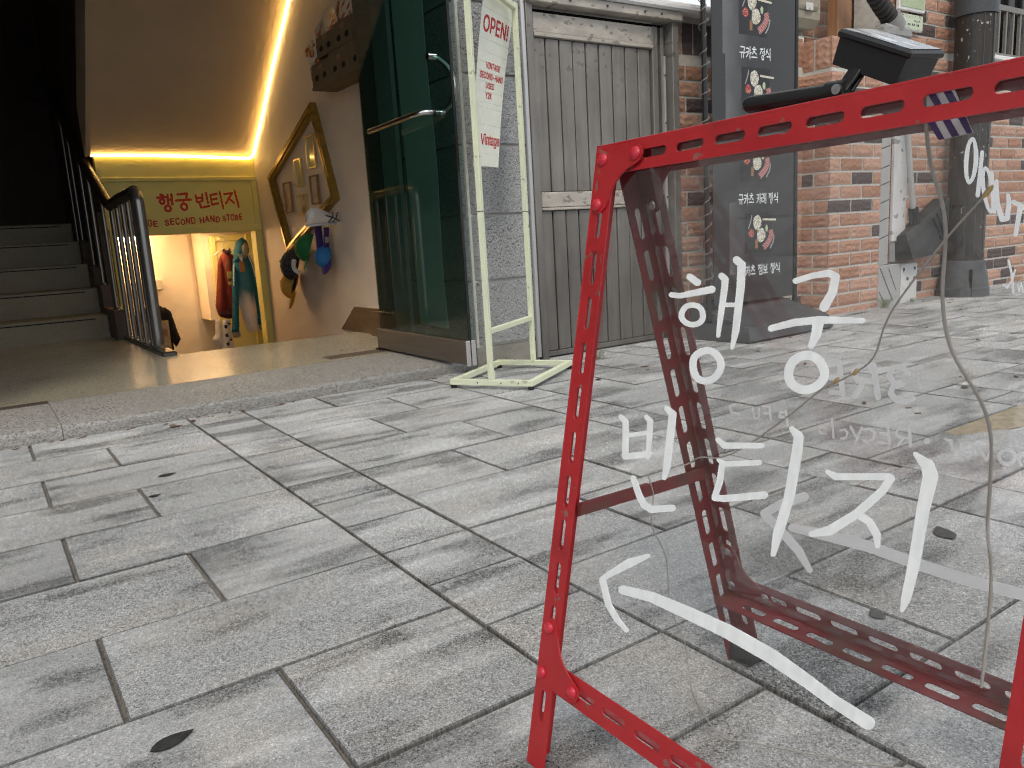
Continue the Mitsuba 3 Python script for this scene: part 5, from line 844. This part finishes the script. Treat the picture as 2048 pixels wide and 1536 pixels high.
for nm, fr, mat in (('front_frame', FF, 'm_red'), ('back_frame', BF, 'm_red_old')):
    low = .6423 if fr is FF else .6323
    F_k = part(sb, nm, angle_leg(fr, 0, 1, .001, .738 if fr is BF else .744, .0884 - .001, .0884 - .001), mat, label='red slotted angle frame facing the street side' if fr is FF else 'older rust-stained red slotted angle frame')
    part(F_k, 'leg', angle_leg(fr, WB, -1, .001, .738 if fr is BF else .744, .0874, .0874), mat)
    part(F_k, 'top_rail', angle_rail(fr, 0, 1, .001, WB - .001, .0936, .075, o=TH + .0004), mat)
    part(F_k, 'bottom_rail', angle_rail(fr, low, -1, .001, WB - .001, .086, .060, o=TH + .0004), mat)
    for u, sg, w, sw_, G in ((0, 1, 0, 1, gus), (WB, -1, 0, 1, gus), (0, 1, low, -1, gusb), (WB, -1, low, -1, gusb)):
        o = -.0022 if fr is FF else 2 * TH + .001
        gk = part(F_k, 'corner_gusset', plate(G, fr.p(u, w, o), fr.D * sg, fr.E * sw_, .0021, fr.I), mat)
        for a, b in ((.0165, .0183), (.0715, .0178), (.0150, .0695)) if sw_ > 0 else ((.0125, .0165), (.0720, .0175), (.0175, .0735)):
            q = fr.p(u + sg * a, w + sw_ * b, o)
            ax = -fr.I if fr is FF else fr.I
            dome = tube([q, q + ax * .0012, q + ax * .0034, q + ax * .0046], [.0074, .0076, .0062, .0028], 16)
            # bolts are listed with the frame's gussets
            BOLTS = globals().setdefault('BOLTS', []); BOLTS.append((F_k, dome, 'm_bolt' if fr is FF else 'm_steel'))
    for u, sg in ((0, 1), (WB, -1)) if fr is BF else ():
        q = fr.p(u + sg * .017, .745, .014)
        part(F_k, 'rubber_foot', hullbox(V(q[0], q[1], .016), [.019, 0, .0], [0, .019, 0], [0, 0, .0165], .004), 'm_rubber')
for F_k, dome, mm in BOLTS: part(F_k, 'bolt', dome, mm, smooth=50)
def film(g, O, X, Y):
    """A brushed film of translucent paint on a panel."""
    ms = []
    for q in getattr(g, 'geoms', [g]):
        v2, f2 = trimesh.creation.triangulate_polygon(q, engine='earcut'); ms.append(trimesh.Trimesh(np.c_[v2, np.zeros(len(v2))], f2, process=False))
    return frame_map(cat(ms), O, X, Y)
pairs = lambda a: list(zip(a[::2], a[1::2]))
# clear panels
def pane_mesh(fr, low, o): return trimesh.Trimesh([fr.p(.006, .006, o), fr.p(WB - .006, .006, o), fr.p(WB - .006, low - .004, o), fr.p(.006, low - .004, o)], [[0, 1, 2], [0, 2, 3]], process=False)
PO = 2 * TH + .0022
fp = part(sb, 'clear_panel', pane_mesh(FF, .6423, PO), 'm_acrylic', label='clear acrylic panel with white hand-painted Hangul and an arrow')
bpn = part(sb, 'clear_panel', pane_mesh(BF, .6323, PO + .003), 'm_acrylic', label='clear acrylic rear panel with white lettering seen from behind')
for k_, pol in LETTERS['F'].items():
    g = unary_union([Polygon(pairs(r[0]), [pairs(q) for q in r[1:]]).buffer(0) for r in pol])
    part(fp, 'painted_arrow' if k_ == 'arrow' else 'painted_syllable', plate(g, FF.p(0, 0, PO - .0008), FF.D, FF.E, .0006, FF.I), 'm_white')
for k_, pol in LETTERS['B'].items():
    g = unary_union([Polygon(pairs(r[0]), [pairs(q) for q in r[1:]]).buffer(0) for r in pol])
    part(bpn, 'painted_arrow' if k_ == 'arrow' else 'painted_lettering', film(g, BF.p(0, 0, PO + .0024), BF.D, BF.E), 'm_thin_white' if k_ in ('studio', 'script') else 'm_ghost')
for u in (.006, WB - .006):
    y = (FF.p(u, 0) + BF.p(u, 0))[1] / 2
    part(sb, 'tie_bar', cat([beam([.572, y - .004, .312], [.690, y - .004, .311], .003, .0165), beam([.672, y - .0072, .311], [.795, y - .0072, .310], .003, .0165)]), 'm_red_old')
stk = Polygon([(.352, .004), (.388, .004), (.400, .040), (.372, .042)])
part(sb, 'striped_sticker', plate(stk, BF.p(0, 0, PO + .0036), BF.D, BF.E, .0004, BF.I), 'm_sticker')
part(sb, 'sticker_stripe', plate(unary_union([Polygon([(.340 + k * .0125, 0), (.346 + k * .0125, 0), (.366 + k * .0125, .045), (.360 + k * .0125, .045)]) for k in range(4)]).intersection(stk.buffer(-.0003)), BF.p(0, 0, PO + .0042), BF.D, BF.E, .0004, BF.I), 'm_f_purple')

# ------------------------------------------------------------------ solar light on the top rail and its wires
so = thing('solar_light', 'black solar lamp head on a tube lying along the red top rail', 'solar lamp')
part(so, 'tube', cyl([.665, .538, .7615], [.665, .446, .7575], .0080, 18), 'm_black', smooth=40)
part(so, 'tube_end', ball((.665, .538, .7615), .0079), 'm_black', smooth=True)
part(so, 'sleeve', cyl([.665, .452, .7578], [.665, .432, .757], .0096, 18), 'm_black', smooth=40)
X1 = unit(V(0, -.067, -.033)); Y1 = unit(V(.05, -.0125, -.002)); Y1 = unit(Y1 - X1 * np.dot(X1, Y1)); Z1 = np.cross(X1, Y1); Z1 = Z1 if Z1[2] > 0 else -Z1
LC = V(.690, .409, .7925)
part(so, 'panel_lid', hullbox(LC, X1 * .0375, Y1 * .0262, Z1 * .0034, .002), 'm_black')
part(so, 'solar_cell', hullbox(LC + Z1 * .0036, X1 * .034, Y1 * .0225, Z1 * .0006), 'm_solar')
part(so, 'housing', trimesh.convex.convex_hull(np.array([LC - Z1 * .0035 + X1 * a * .0345 + Y1 * b * .0235 for a in (-1, 1) for b in (-1, 1)] + [LC - Z1 * .026 + X1 * a * .0335 + Y1 * b * .0225 for a in (-1, 1) for b in (-1, 1)])), 'm_black')
part(so, 'bracket', cat([beam([.662, .437, .757], [.676, .425, .783], .0035, .013, up=(0, 1, 0), b=.0008), beam([.671, .437, .757], [.684, .425, .783], .0035, .013, up=(0, 1, 0), b=.0008)]), 'm_black')
part(so, 'hinge_screw', cyl([.654, .437, .758], [.659, .437, .758], .0045, 12), 'm_steel', smooth=40)
w1 = [(.664, .364, .745), (.675, .362, .69), (.684, .356, .657), (.692, .355, .627), (.707, .363, .57), (.719, .359, .524), (.731, .338, .479), (.739, .331, .446), (.752, .335, .4), (.766, .341, .345), (.779, .341, .295), (.788, .346, .22), (.792, .35, .165)]
solo('light_cable', tube(smooth_path(w1, 5), .0017, 7), 'm_cable', 'pale cable hanging from the black solar lamp behind the clear panel', 'cable', smooth=True)
w2 = [(.674, .318, .656), (.683, .351, .623), (.697, .397, .57), (.704, .414, .545), (.714, .432, .509), (.72, .464, .486), (.725, .496, .468), (.734, .541, .432), (.747, .612, .38), (.75, .655, .356), (.74, .68, .353), (.734, .70, .34), (.712, .715, .337), (.693, .724, .333), (.691, .722, .324), (.697, .722, .301), (.695, .724, .26), (.725, .730, .205), (.737, .737, .134), (.76, .75, .092), (.785, .757, .049), (.80, .764, .004), (.741, .696, .004), (.704, .619, .004), (.721, .586, .004), (.753, .535, .004), (.80, .466, .004), (.86, .40, .004)]
fw = thing('fairy_light_wire', 'thin bare fairy-light wire draped between the panels of the red board', 'wire')
part(fw, 'wire', tube(smooth_path(w2, 6), .00095, 6), 'm_cable', smooth=True)
for i, q in enumerate(((.674, .318, .656), (.722, .478, .478), (.719, .455, .490))):
    p0, p1 = V(*q), V(*q) + V(-.002, -.008, .009) * (1 if i == 0 else .8)
    part(fw, 'bulb', tube([p0, p0 + (p1 - p0) * .25, p0 + (p1 - p0) * .7, p1], [.001, .0022, .0022, .0008], 8), 'm_gold_pale', smooth=True)

# ------------------------------------------------------------------ things on the stairwell wall
pf = thing('pentagon_frame', 'large gold five-sided frame hung on the stairwell wall', 'frame')
poly_o = Polygon([(5.372, 1.602), (6.437, 1.204), (6.17, .60), (5.109, .943), (5.150, 1.05)])
def wall_plate(poly, t, o=0.0): return plate(poly, [WX - o, 0, 0], [0, 1, 0], [0, 0, 1], t, [-1, 0, 0])
part(pf, 'moulding', wall_plate(poly_o.difference(poly_o.buffer(-.052, join_style=2)), .038, .001), 'm_gold')
part(pf, 'inner_moulding', wall_plate(poly_o.buffer(-.018, join_style=2).difference(poly_o.buffer(-.036, join_style=2)), .012, .0391), 'm_gold')
part(pf, 'outer_edge', wall_plate(poly_o.difference(poly_o.buffer(-.010, join_style=2)), .008, .0392), 'm_gold')
for nm, (y, z, hy, hz), fm, pm in (('tall narrow gold frame with glossy print, uppermost of the small ones', (5.53, 1.295, .082, .112), 'm_gold_pale', 'm_picture_gloss'), ('small gold frame with glossy print left of the uppermost one', (5.815, 1.18, .072, .098), 'm_gold_pale', 'm_picture_gloss'),
        ('small copper frame nearest the right side of the pentagon', (5.53, 1.035, .074, .10), 'm_tag', 'm_picture'), ('small brown frame nearest the left side of the pentagon', (6.10, 1.02, .080, .115), 'm_wooden', 'm_picture'), ('squarish small gold frame, lowest in the pentagon', (5.805, .95, .098, .073), 'm_gold_pale', 'm_picture')):
    f_ = thing('picture_frame', nm, 'picture', 'small pictures inside the pentagon frame')
    r = sbox(y - hy, z - hz, y + hy, z + hz)
    part(f_, 'frame', wall_plate(r.difference(r.buffer(-.010, join_style=2)), .018, .001), fm)
    part(f_, 'print', wall_plate(r.buffer(-.0101, join_style=2), .006, .001), pm)

CX = 1.972
cs = thing('crate_shelf', 'dark cardboard crate boxes stacked on a wall shelf above the entrance', 'shelf')
part(cs, 'board', box(CX - .006, WX - .001, 4.10, 4.99, 1.602, 1.618, .002), 'm_cardboard')
def crate(y0, y1, z0, z1, lab):
    c = thing('storage_crate', lab, 'box', 'cardboard crates on the wall shelf')
    b = part(c, 'box', cat([box(CX, CX + .008, y0, y1, z0, z1), box(CX + .008, WX - .003, y0, y0 + .008, z0, z1), box(CX + .008, WX - .003, y1 - .008, y1, z0, z1), box(CX + .008, WX - .003, y0 + .008, y1 - .008, z0, z0 + .006)]), 'm_cardboard')
    for q in (.28, .72):
        part(c, 'hand_hole', plate(affinity.scale(Point(0, 0).buffer(1, 8), .028, .017), [CX - .0005, y0 + q * (y1 - y0), z0 + .045], [0, 1, 0], [0, 0, 1], .0006, [-1, 0, 0]), 'm_hole')
    part(c, 'paper_label', plate(sbox(-.03, -.014, .03, .014), [CX - .0005, (y0 + y1) / 2, z0 + .10], [0, 1, 0], [0, 0, 1], .0006, [-1, 0, 0]), 'm_tag')
crate(4.70, 4.985, 1.6185, 1.748, 'cardboard crate at the far end of the lower row'); crate(4.405, 4.695, 1.6185, 1.765, 'cardboard crate in the middle of the lower row'); crate(4.11, 4.40, 1.6185, 1.765, 'cardboard crate nearest the glass door in the lower row')
crate(4.60, 4.87, 1.768, 1.885, 'cardboard crate at the far end of the upper row'); crate(4.33, 4.595, 1.768, 1.90, 'cardboard crate in the upper row nearer the glass door')
mags = [((2.0, 4.99, 1.72), (.03, .10, .11), 'rolled magazine at the far lower corner of the crates', .2, .4), ((1.985, 4.95, 1.79), (-.01, .085, .15), 'yellow magazine slanting out of the lower far crate', .9, .9), ((2.01, 4.87, 1.90), (.02, .06, .10), 'orange covered booklet above the upper far crate', .3, .7),
        ((2.02, 4.70, 1.93), (.03, .10, .10), 'pale magazine leaning out of the upper far crate', .95, .15), ((2.06, 4.66, 1.99), (.02, .11, .13), 'large white-edged magazine standing highest behind the crates', .8, .6), ((2.0, 4.44, 1.93), (.02, .08, .09), 'red and white booklet on the upper crate beside the glass door', .5, .3)]
for (p, d, lab, tone, sd) in mags:
    g_ = thing('magazine', lab, 'magazine', 'magazines sticking out of the crates')
    p, d = V(*p), unit(V(*d)); a = unit(np.cross(d, V(1, .25, .1))); n_ = np.cross(d, a)
    c_ = hullbox(p + d * .02, d * .085, a * .062, n_ * .004); part(g_, 'cover', c_, 'm_magazine', uv=const_uv(c_, tone, sd))
    part(g_, 'pages', hullbox(p + d * .022, d * .083, a * .0635, n_ * .0028), 'm_page')

# caps, shoes on the frame's lower edge
def cap_mesh(C, ax, brim, r):
    """C the crown's centre, ax its top direction, brim the peak's direction."""
    ax = unit(ax); brim = unit(brim - ax * np.dot(ax, brim)); s = np.cross(ax, brim)
    m = trimesh.creation.icosphere(3, 1.0); v = m.vertices
    v[:, 2] = np.where(v[:, 2] > -.12, v[:, 2], -.12)
    v = v * (1 + .06 * (meshkit.fbm(v * 2.5 + r * 90, 3) - .5))[:, None]
    dome = trimesh.Trimesh(C + r * (v[:, :1] * brim * 1.12 + v[:, 1:2] * s + v[:, 2:3] * ax * 1.0), m.faces, process=False)
    pol = Polygon([(r * 1.0 * math.cos(a) * 1.1, r * .86 * math.sin(a)) for a in np.linspace(-1.25, 1.25, 12)] + [(r * (1.05 + .9 * math.cos(a)), r * .80 * math.sin(a)) for a in np.linspace(1.35, -1.35, 16)])
    bm = pillow(pol, r * .03, r * .16); w = bm.vertices
    bend = -.28 * (w[:, 1] ** 2) / r - .14 * np.clip(w[:, 0] - r, 0, None)
    bm = trimesh.Trimesh(C - ax * r * .06 + w[:, :1] * brim + w[:, 1:2] * s + (w[:, 2:3] + bend[:, None]) * ax, bm.faces, process=False)
    return dome, bm
def cap(lab, C, ax, brim, r, m1, m2=None):
    c = thing('cap', lab, 'cap', 'caps hung along the frame')
    a, b = cap_mesh(V(*C), V(*ax), V(*brim), r)
    part(c, 'crown', a, m1, smooth=True); part(c, 'peak', b, m2 or m1, smooth=True)
    tp = V(*C) + unit(V(*ax)) * r; part(c, 'button', ball(tp, r * .09), m1, smooth=True)
    return c
cap('mustard yellow cap, lowest of those hung on the frame', (2.06, 6.02, .36), (-.75, .45, .30), (.25, -.3, -1), .098, 'm_f_yellow')
c_ = cap('black speckled cap hung between the yellow and green caps', (2.05, 5.90, .515), (-.75, .40, .25), (.35, -.45, -1), .108, 'm_f_denim', 'm_f_black')
part(c_, 'label_patch', tube(smooth_path([(2.03, 5.76, .455), (2.0, 5.76, .475), (1.985, 5.75, .51), (1.985, 5.72, .55)], 4), .017, 8), 'm_f_white', smooth=True)
cap('bright green cap hung with its peak down', (2.05, 5.59, .635), (-.85, .25, .35), (.3, -.35, -1), .092, 'm_f_green')
cap('purple cap with blue panels, rightmost of those on the frame', (2.05, 5.29, .565), (-.6, -.1, .3), (.55, -.25, -.9), .070, 'm_f_blue', 'm_f_purple')
sk = thing('purple_scarf', 'purple strap hanging from the frame above the blue cap', 'strap')
part(sk, 'strip', hullbox([2.03, 5.30, .70], [.026, .012, 0], [-.004, .006, 0], [0, 0, .10], .003), 'm_f_purple')
part(sk, 'strip', hullbox([2.072, 5.275, .68], [.020, .010, 0], [-.004, .006, 0], [.008, 0, .085], .003), 'm_f_purple')
part(sk, 'tag', box(2.055, 2.085, 5.258, 5.262, .66, .70), 'm_f_grey')
part(pf, 'cord', tube(smooth_path([(WX - .05, 6.17, .60), (WX - .062, 5.9, .70), (WX - .062, 5.6, .79), (WX - .062, 5.35, .875), (WX - .05, 5.2, .92)], 5), .004, 6), 'm_gold_pale', smooth=True)
sh = thing('sneaker', 'white laced sneaker hung at the frame corner above the purple strap', 'shoe')
def lens(C, d, up, prof):
    d = unit(V(*d)); up = unit(V(*up) - d * np.dot(d, V(*up))); s = np.cross(d, up); v, n = [], 14
    for (x, w, h, zc) in prof:
        for k in range(n):
            a = 2 * math.pi * k / n; v.append(V(*C) + d * x + s * w * math.cos(a) + up * (zc + h * math.sin(a)))
    f = []
    for i in range(len(prof) - 1):
        for k in range(n):
            a, b = i * n + k, i * n + (k + 1) % n; f += [[a, b, b + n], [a, b + n, a + n]]
    v += [V(*C) + d * prof[0][0] + up * prof[0][3], V(*C) + d * prof[-1][0] + up * prof[-1][3]]; m_ = len(prof) * n
    f += [[(k + 1) % n, k, m_] for k in range(n)] + [[m_ - n + k, m_ - n + (k + 1) % n, m_ + 1] for k in range(n)]
    return trimesh.Trimesh(np.array(v), f, process=False)
prof = [(-.125, .018, .012, .0), (-.11, .036, .026, .004), (-.06, .045, .034, .010), (-.01, .042, .046, .02), (.04, .036, .055, .03), (.09, .036, .055, .032), (.115, .032, .045, .026), (.125, .016, .022, .02)]
part(sh, 'upper', lens((2.03, 5.22, .815), (-.93, -.36, -.06), (-.1, -.30, .95), prof), 'm_f_white', smooth=True)
part(sh, 'sole', lens((2.03, 5.225, .795), (-.93, -.36, -.06), (-.1, -.30, .95), [(a, b * 1.06, .008, -.006) for a, b, _, _ in prof]), 'm_pvc', smooth=True)
part(sh, 'stripe', cat([tube(smooth_path([(2.06 + q, 5.178 - q * .1, .795), (2.085 + q, 5.165, .825), (2.10 + q, 5.175, .86)], 4), .004, 6) for q in (0, .03)] + [tube(smooth_path([(2.04, 5.182, .845), (2.09, 5.163, .825), (2.13, 5.15, .80)], 4), .004, 6)]), 'm_f_navy', smooth=True)
part(sh, 'lace', cat([tube(smooth_path([(1.975 + q, 5.175, .835 + q * .35), (1.985 + q, 5.195, .862 + q * .4), (1.995 + q, 5.235, .85 + q * .4)], 3), .0035, 5) for q in (0, .022, .044)]), 'm_pvc', smooth=True)

# ------------------------------------------------------------------ clothes in the basement room
def garment(par, name, pts, y, t, mat, fold=.02, seed=1, tilt=0.0, res=.022, label=None):
    m = pillow(Polygon(pts).buffer(.012).buffer(-.012), t, res, fold, seed)
    v = m.vertices
    return part(par, name, trimesh.Trimesh(np.c_[v[:, 0], y - v[:, 2] + tilt * v[:, 0], v[:, 1]], m.faces[:, ::-1] if False else m.faces, process=False), mat, smooth=True, label=label)
def hanger(x, y, z, lab):
    h = thing('coat_hanger', lab, 'hanger', 'hangers on the yellow door')
    part(h, 'hook', tube(smooth_path([(x, y, z), (x + .004, y, z + .035), (x + .03, y, z + .06), (x + .025, y, z + .095), (x - .01, y, z + .105), (x - .03, y, z + .085)], 5), .0028, 6), 'm_steel', smooth=True)
    part(h, 'bar', tube(smooth_path([(x - .09, y, z - .06), (x - .02, y, z - .012), (x, y, z), (x + .02, y, z - .012), (x + .09, y, z - .06)], 4), .006, 6), 'm_pale_wood', smooth=True)
hanger(1.93, 7.42, .665, 'wire coat hanger carrying the red jacket'); hanger(2.07, 7.36, .70, 'wire coat hanger carrying the teal jacket')
rj = thing('red_jacket', 'rust red zipped jacket with a yellow chest band on a hanger', 'jacket')
garment(rj, 'body', [(1.90, .60), (1.945, .655), (1.985, .635), (2.02, .60), (2.03, .35), (2.0, .07), (1.91, .045), (1.885, .13), (1.88, .4)], 7.42, .045, 'm_f_red', seed=1)
garment(rj, 'sleeve', [(1.90, .61), (1.865, .53), (1.835, .35), (1.80, .16), (1.815, .075), (1.885, .06), (1.895, .16), (1.905, .40)], 7.405, .035, 'm_f_red', seed=2)
garment(rj, 'collar', [(1.912, .642), (1.93, .675), (1.95, .64), (1.985, .672), (2.0, .63), (1.95, .605)], 7.385, .022, 'm_f_maroon', fold=.004, seed=3)
garment(rj, 'hem', [(1.815, .125), (1.888, .115), (1.995, .10), (1.99, .045), (1.90, .035), (1.82, .065)], 7.382, .018, 'm_f_maroon', fold=.004, seed=4)
part(rj, 'chest_band', box(1.925, 1.985, 7.360, 7.366, .40, .46), 'm_f_banded'); part(rj, 'chest_band', box(1.925, 1.98, 7.360, 7.366, .345, .372), 'm_f_banded')
part(rj, 'price_tag', hullbox([1.937, 7.352, .525], [.013, 0, 0], [0, .002, 0], [.010, 0, .042]), 'm_tag')
tj = thing('teal_jacket', 'teal and white tie-dyed track jacket with white sleeve stripes', 'jacket')
garment(tj, 'body', [(1.985, .56), (2.03, .62), (2.09, .64), (2.14, .60), (2.165, .4), (2.165, .05), (2.15, -.105), (2.04, -.10), (2.02, .0), (1.99, .2)], 7.35, .05, 'm_f_dye', seed=5)
garment(tj, 'sleeve', [(1.98, .55), (1.955, .42), (1.935, .2), (1.905, -.03), (1.895, -.09), (1.965, -.09), (1.975, .05), (2.0, .25), (2.005, .45)], 7.335, .036, 'm_f_teal', seed=6)
garment(tj, 'sleeve', [(2.12, .61), (2.165, .52), (2.20, .32), (2.215, .08), (2.21, -.04), (2.135, -.045), (2.14, .10), (2.13, .35)], 7.325, .036, 'm_f_teal', seed=7)
garment(tj, 'hood', [(1.985, .545), (1.99, .64), (2.02, .72), (2.07, .755), (2.12, .725), (2.13, .64), (2.10, .575), (2.04, .535)], 7.30, .05, 'm_f_teal', fold=.012, seed=8)
garment(tj, 'hood_lining', [(2.045, .60), (2.05, .67), (2.085, .72), (2.115, .67), (2.10, .60), (2.07, .565)], 7.258, .025, 'm_f_grey', fold=.006, seed=9)
garment(tj, 'cuff', [(1.892, -.085), (1.968, -.085), (1.965, -.135), (1.90, -.137)], 7.318, .02, 'm_f_grey', fold=.002, seed=10); garment(tj, 'cuff', [(2.138, -.04), (2.208, -.036), (2.205, -.085), (2.142, -.088)], 7.305, .02, 'm_f_grey', fold=.002, seed=11)
part(tj, 'sleeve_stripe', cat([tube(smooth_path([(2.105 + q, 7.29, .62), (2.135 + q, 7.285, .5), (2.155 + q * .3, 7.283, .38)], 4), .0045, 5) for q in (0, .016, .032)] + [tube(smooth_path([(2.155, 7.283, .38), (2.168, 7.283, .15), (2.17, 7.29, -.03)], 4), .0045, 5)]), 'm_f_white', smooth=True)
part(tj, 'sleeve_stripe', tube(smooth_path([(1.985, 7.31, .53), (1.965, 7.305, .40), (1.955, 7.305, .33)], 4), .0045, 5), 'm_f_white', smooth=True)
part(tj, 'price_tag', hullbox([2.035, 7.255, .50], [.022, 0, 0], [0, .002, 0], [0, 0, .048]), 'm_tag')
part(tj, 'tag_strings', cat([tube(smooth_path([(2.03 + q, 7.25, .61), (2.035 + q * .5, 7.245, .57), (2.035, 7.25, .545)], 4), .003, 5) for q in (-.02, -.005, .012)]), 'm_f_white', smooth=True)
ws = thing('white_shirt', 'white shirts with black print hanging below the red jacket', 'shirt')
garment(ws, 'sleeve', [(1.80, .05), (1.845, .03), (1.85, -.23), (1.80, -.24), (1.745, -.14), (1.785, -.10)], 7.47, .03, 'm_f_white', seed=12)
garment(ws, 'body', [(1.86, .03), (1.92, .03), (1.935, -.28), (1.83, -.28)], 7.46, .03, 'm_f_white', seed=13)
part(ws, 'print', cat([box(1.86, 1.885, 7.422, 7.426, z, z + .03) for z in (-.05, -.13, -.21)] + [box(1.895, 1.915, 7.42, 7.424, z, z + .02) for z in (-.02, -.17)]), 'm_f_black')
bt = thing('black_shirt', 'black T-shirt hanging low behind the stair railing', 'shirt')
garment(bt, 'body', [(1.10, .16), (1.20, .215), (1.31, .22), (1.37, .17), (1.375, -.28), (1.08, -.28)], 7.25, .04, 'm_f_black', seed=14)
garment(bt, 'sleeve', [(1.335, .21), (1.385, .165), (1.415, .0), (1.435, -.08), (1.39, -.15), (1.35, -.06), (1.34, .05)], 7.235, .03, 'm_f_black', fold=.01, seed=15)
wp = thing('wooden_picture', 'small wooden framed picture leaning before the black shirt', 'picture')
part(wp, 'frame', plate(sbox(1.10, -.30, 1.335, .10).difference(sbox(1.12, -.28, 1.318, .083)), [0, 7.15, 0], [1, 0, 0], [0, 0, 1], .02, [0, -1, 0]), 'm_gold_pale')
part(wp, 'print', box(1.12, 1.318, 7.14, 7.149, -.28, .083), 'm_picture')
solo('wall_ledge', box(1.05, 1.47, 7.88, 7.945, .33, .42, .004), 'm_pale_wood', 'pale wooden ledge on the back wall of the basement room', 'ledge')

# ------------------------------------------------------------------ litter, leaves, weeds
def leaf(x, y, L, W, ang, lab, mat='m_leaf'):
    pts = [(L * (t - .5), W * math.sin(math.pi * t ** .8) * (.75 if s > 0 else -.6)) for s in (1, -1) for t in (np.linspace(0, 1, 11) if s > 0 else np.linspace(1, 0, 11)[1:-1])]
    m = pillow(Polygon(pts), .0012, L / 12, fold=.002, seed=int(x * 100) % 17, back=False); v = m.vertices
    c, s = math.cos(ang), math.sin(ang)
    curl = .06 * v[:, 0] ** 2 / L
    m = trimesh.Trimesh(np.c_[x + c * v[:, 0] - s * v[:, 1], y + s * v[:, 0] + c * v[:, 1], .0032 + v[:, 2] + curl], m.faces, process=False)
    solo('fallen_leaf', m, mat, lab, 'leaf', smooth=True)
leaf(.132, 1.072, .062, .021, .25, 'dark dry leaf lying on the pavers at the lower left')
leaf(.40, 2.472, .055, .02, .1, 'thin dark leaf on the pavers left of centre, near the step'); leaf(.33, 2.277, .035, .014, .1, 'tiny dark leaf beside the paver joint at the left')
leaf(1.554, .773, .07, .03, .9, 'dark oval leaf seen through the clear panels'); leaf(1.142, .67, .035, .018, 1.2, 'small dark leaf under the red back frame')
leaf(2.945, 1.417, .05, .018, .4, 'dark leaf on the pavers behind the rear panel'); leaf(.566, 3.16, .05, .02, .1, 'reddish brown leaf scraps at the foot of the step', 'm_leaf_brown'); leaf(.64, 3.2, .03, .012, .6, 'small brown leaf scrap beside the step stone', 'm_leaf_brown')
leaf(2.20, 2.60, .045, .018, .8, 'dark leaf between the red leg and the cream stand')
def weed(x, y, n, h, lab, seed):
    r = np.random.default_rng(seed); ms = []
    for k in range(n):
        a = r.uniform(0, 6.28); l = h * r.uniform(.5, 1.1); sp_ = r.uniform(.3, 1.1)
        b = V(x + r.normal(0, .02), y + r.normal(0, .008), -.004)
        ms.append(tube(smooth_path([b, b + V(math.cos(a) * l * sp_ * .3, math.sin(a) * l * sp_ * .3, l * .55), b + V(math.cos(a) * l * sp_ * .8, math.sin(a) * l * sp_ * .8, l * .8)], 3), [.0012] * 6 + [.0003], 4))
    solo('weed_tuft', cat(ms), 'm_weed', lab, 'weed', smooth=True)
weed(2.55, 3.02, 26, .075, 'small green weed tuft in the joint by the service gate', 3); weed(5.15, 3.04, 34, .09, 'green weed tuft at the foot of the white pipe boards', 4); weed(5.52, 3.05, 14, .05, 'sparse grass at the right end of the white pipe boards', 5)
deb = []
for i in range(70):
    x, y = rng.uniform(2.4, 6.2), rng.uniform(1.2, 3.05); q = rng.uniform(.003, .008)
    deb.append(hullbox([x, y, q * .4], [q, rng.uniform(-q, q), 0], [-rng.uniform(0, q), q * .5, 0], [0, 0, q * .4]))
for i in range(40):
    x, y = rng.uniform(.0, 2.0), 3.27 - abs(rng.normal(0, .03)); q = rng.uniform(.002, .006)
    deb.append(hullbox([x, y, q * .4], [q, rng.uniform(-q, q), 0], [-rng.uniform(0, q), q * .5, 0], [0, 0, q * .4]))
solo('litter_crumbs', cat(deb), 'm_leaf_brown', 'scattered crumbs of dry leaf and grit on the pavement', 'litter', kind='stuff')
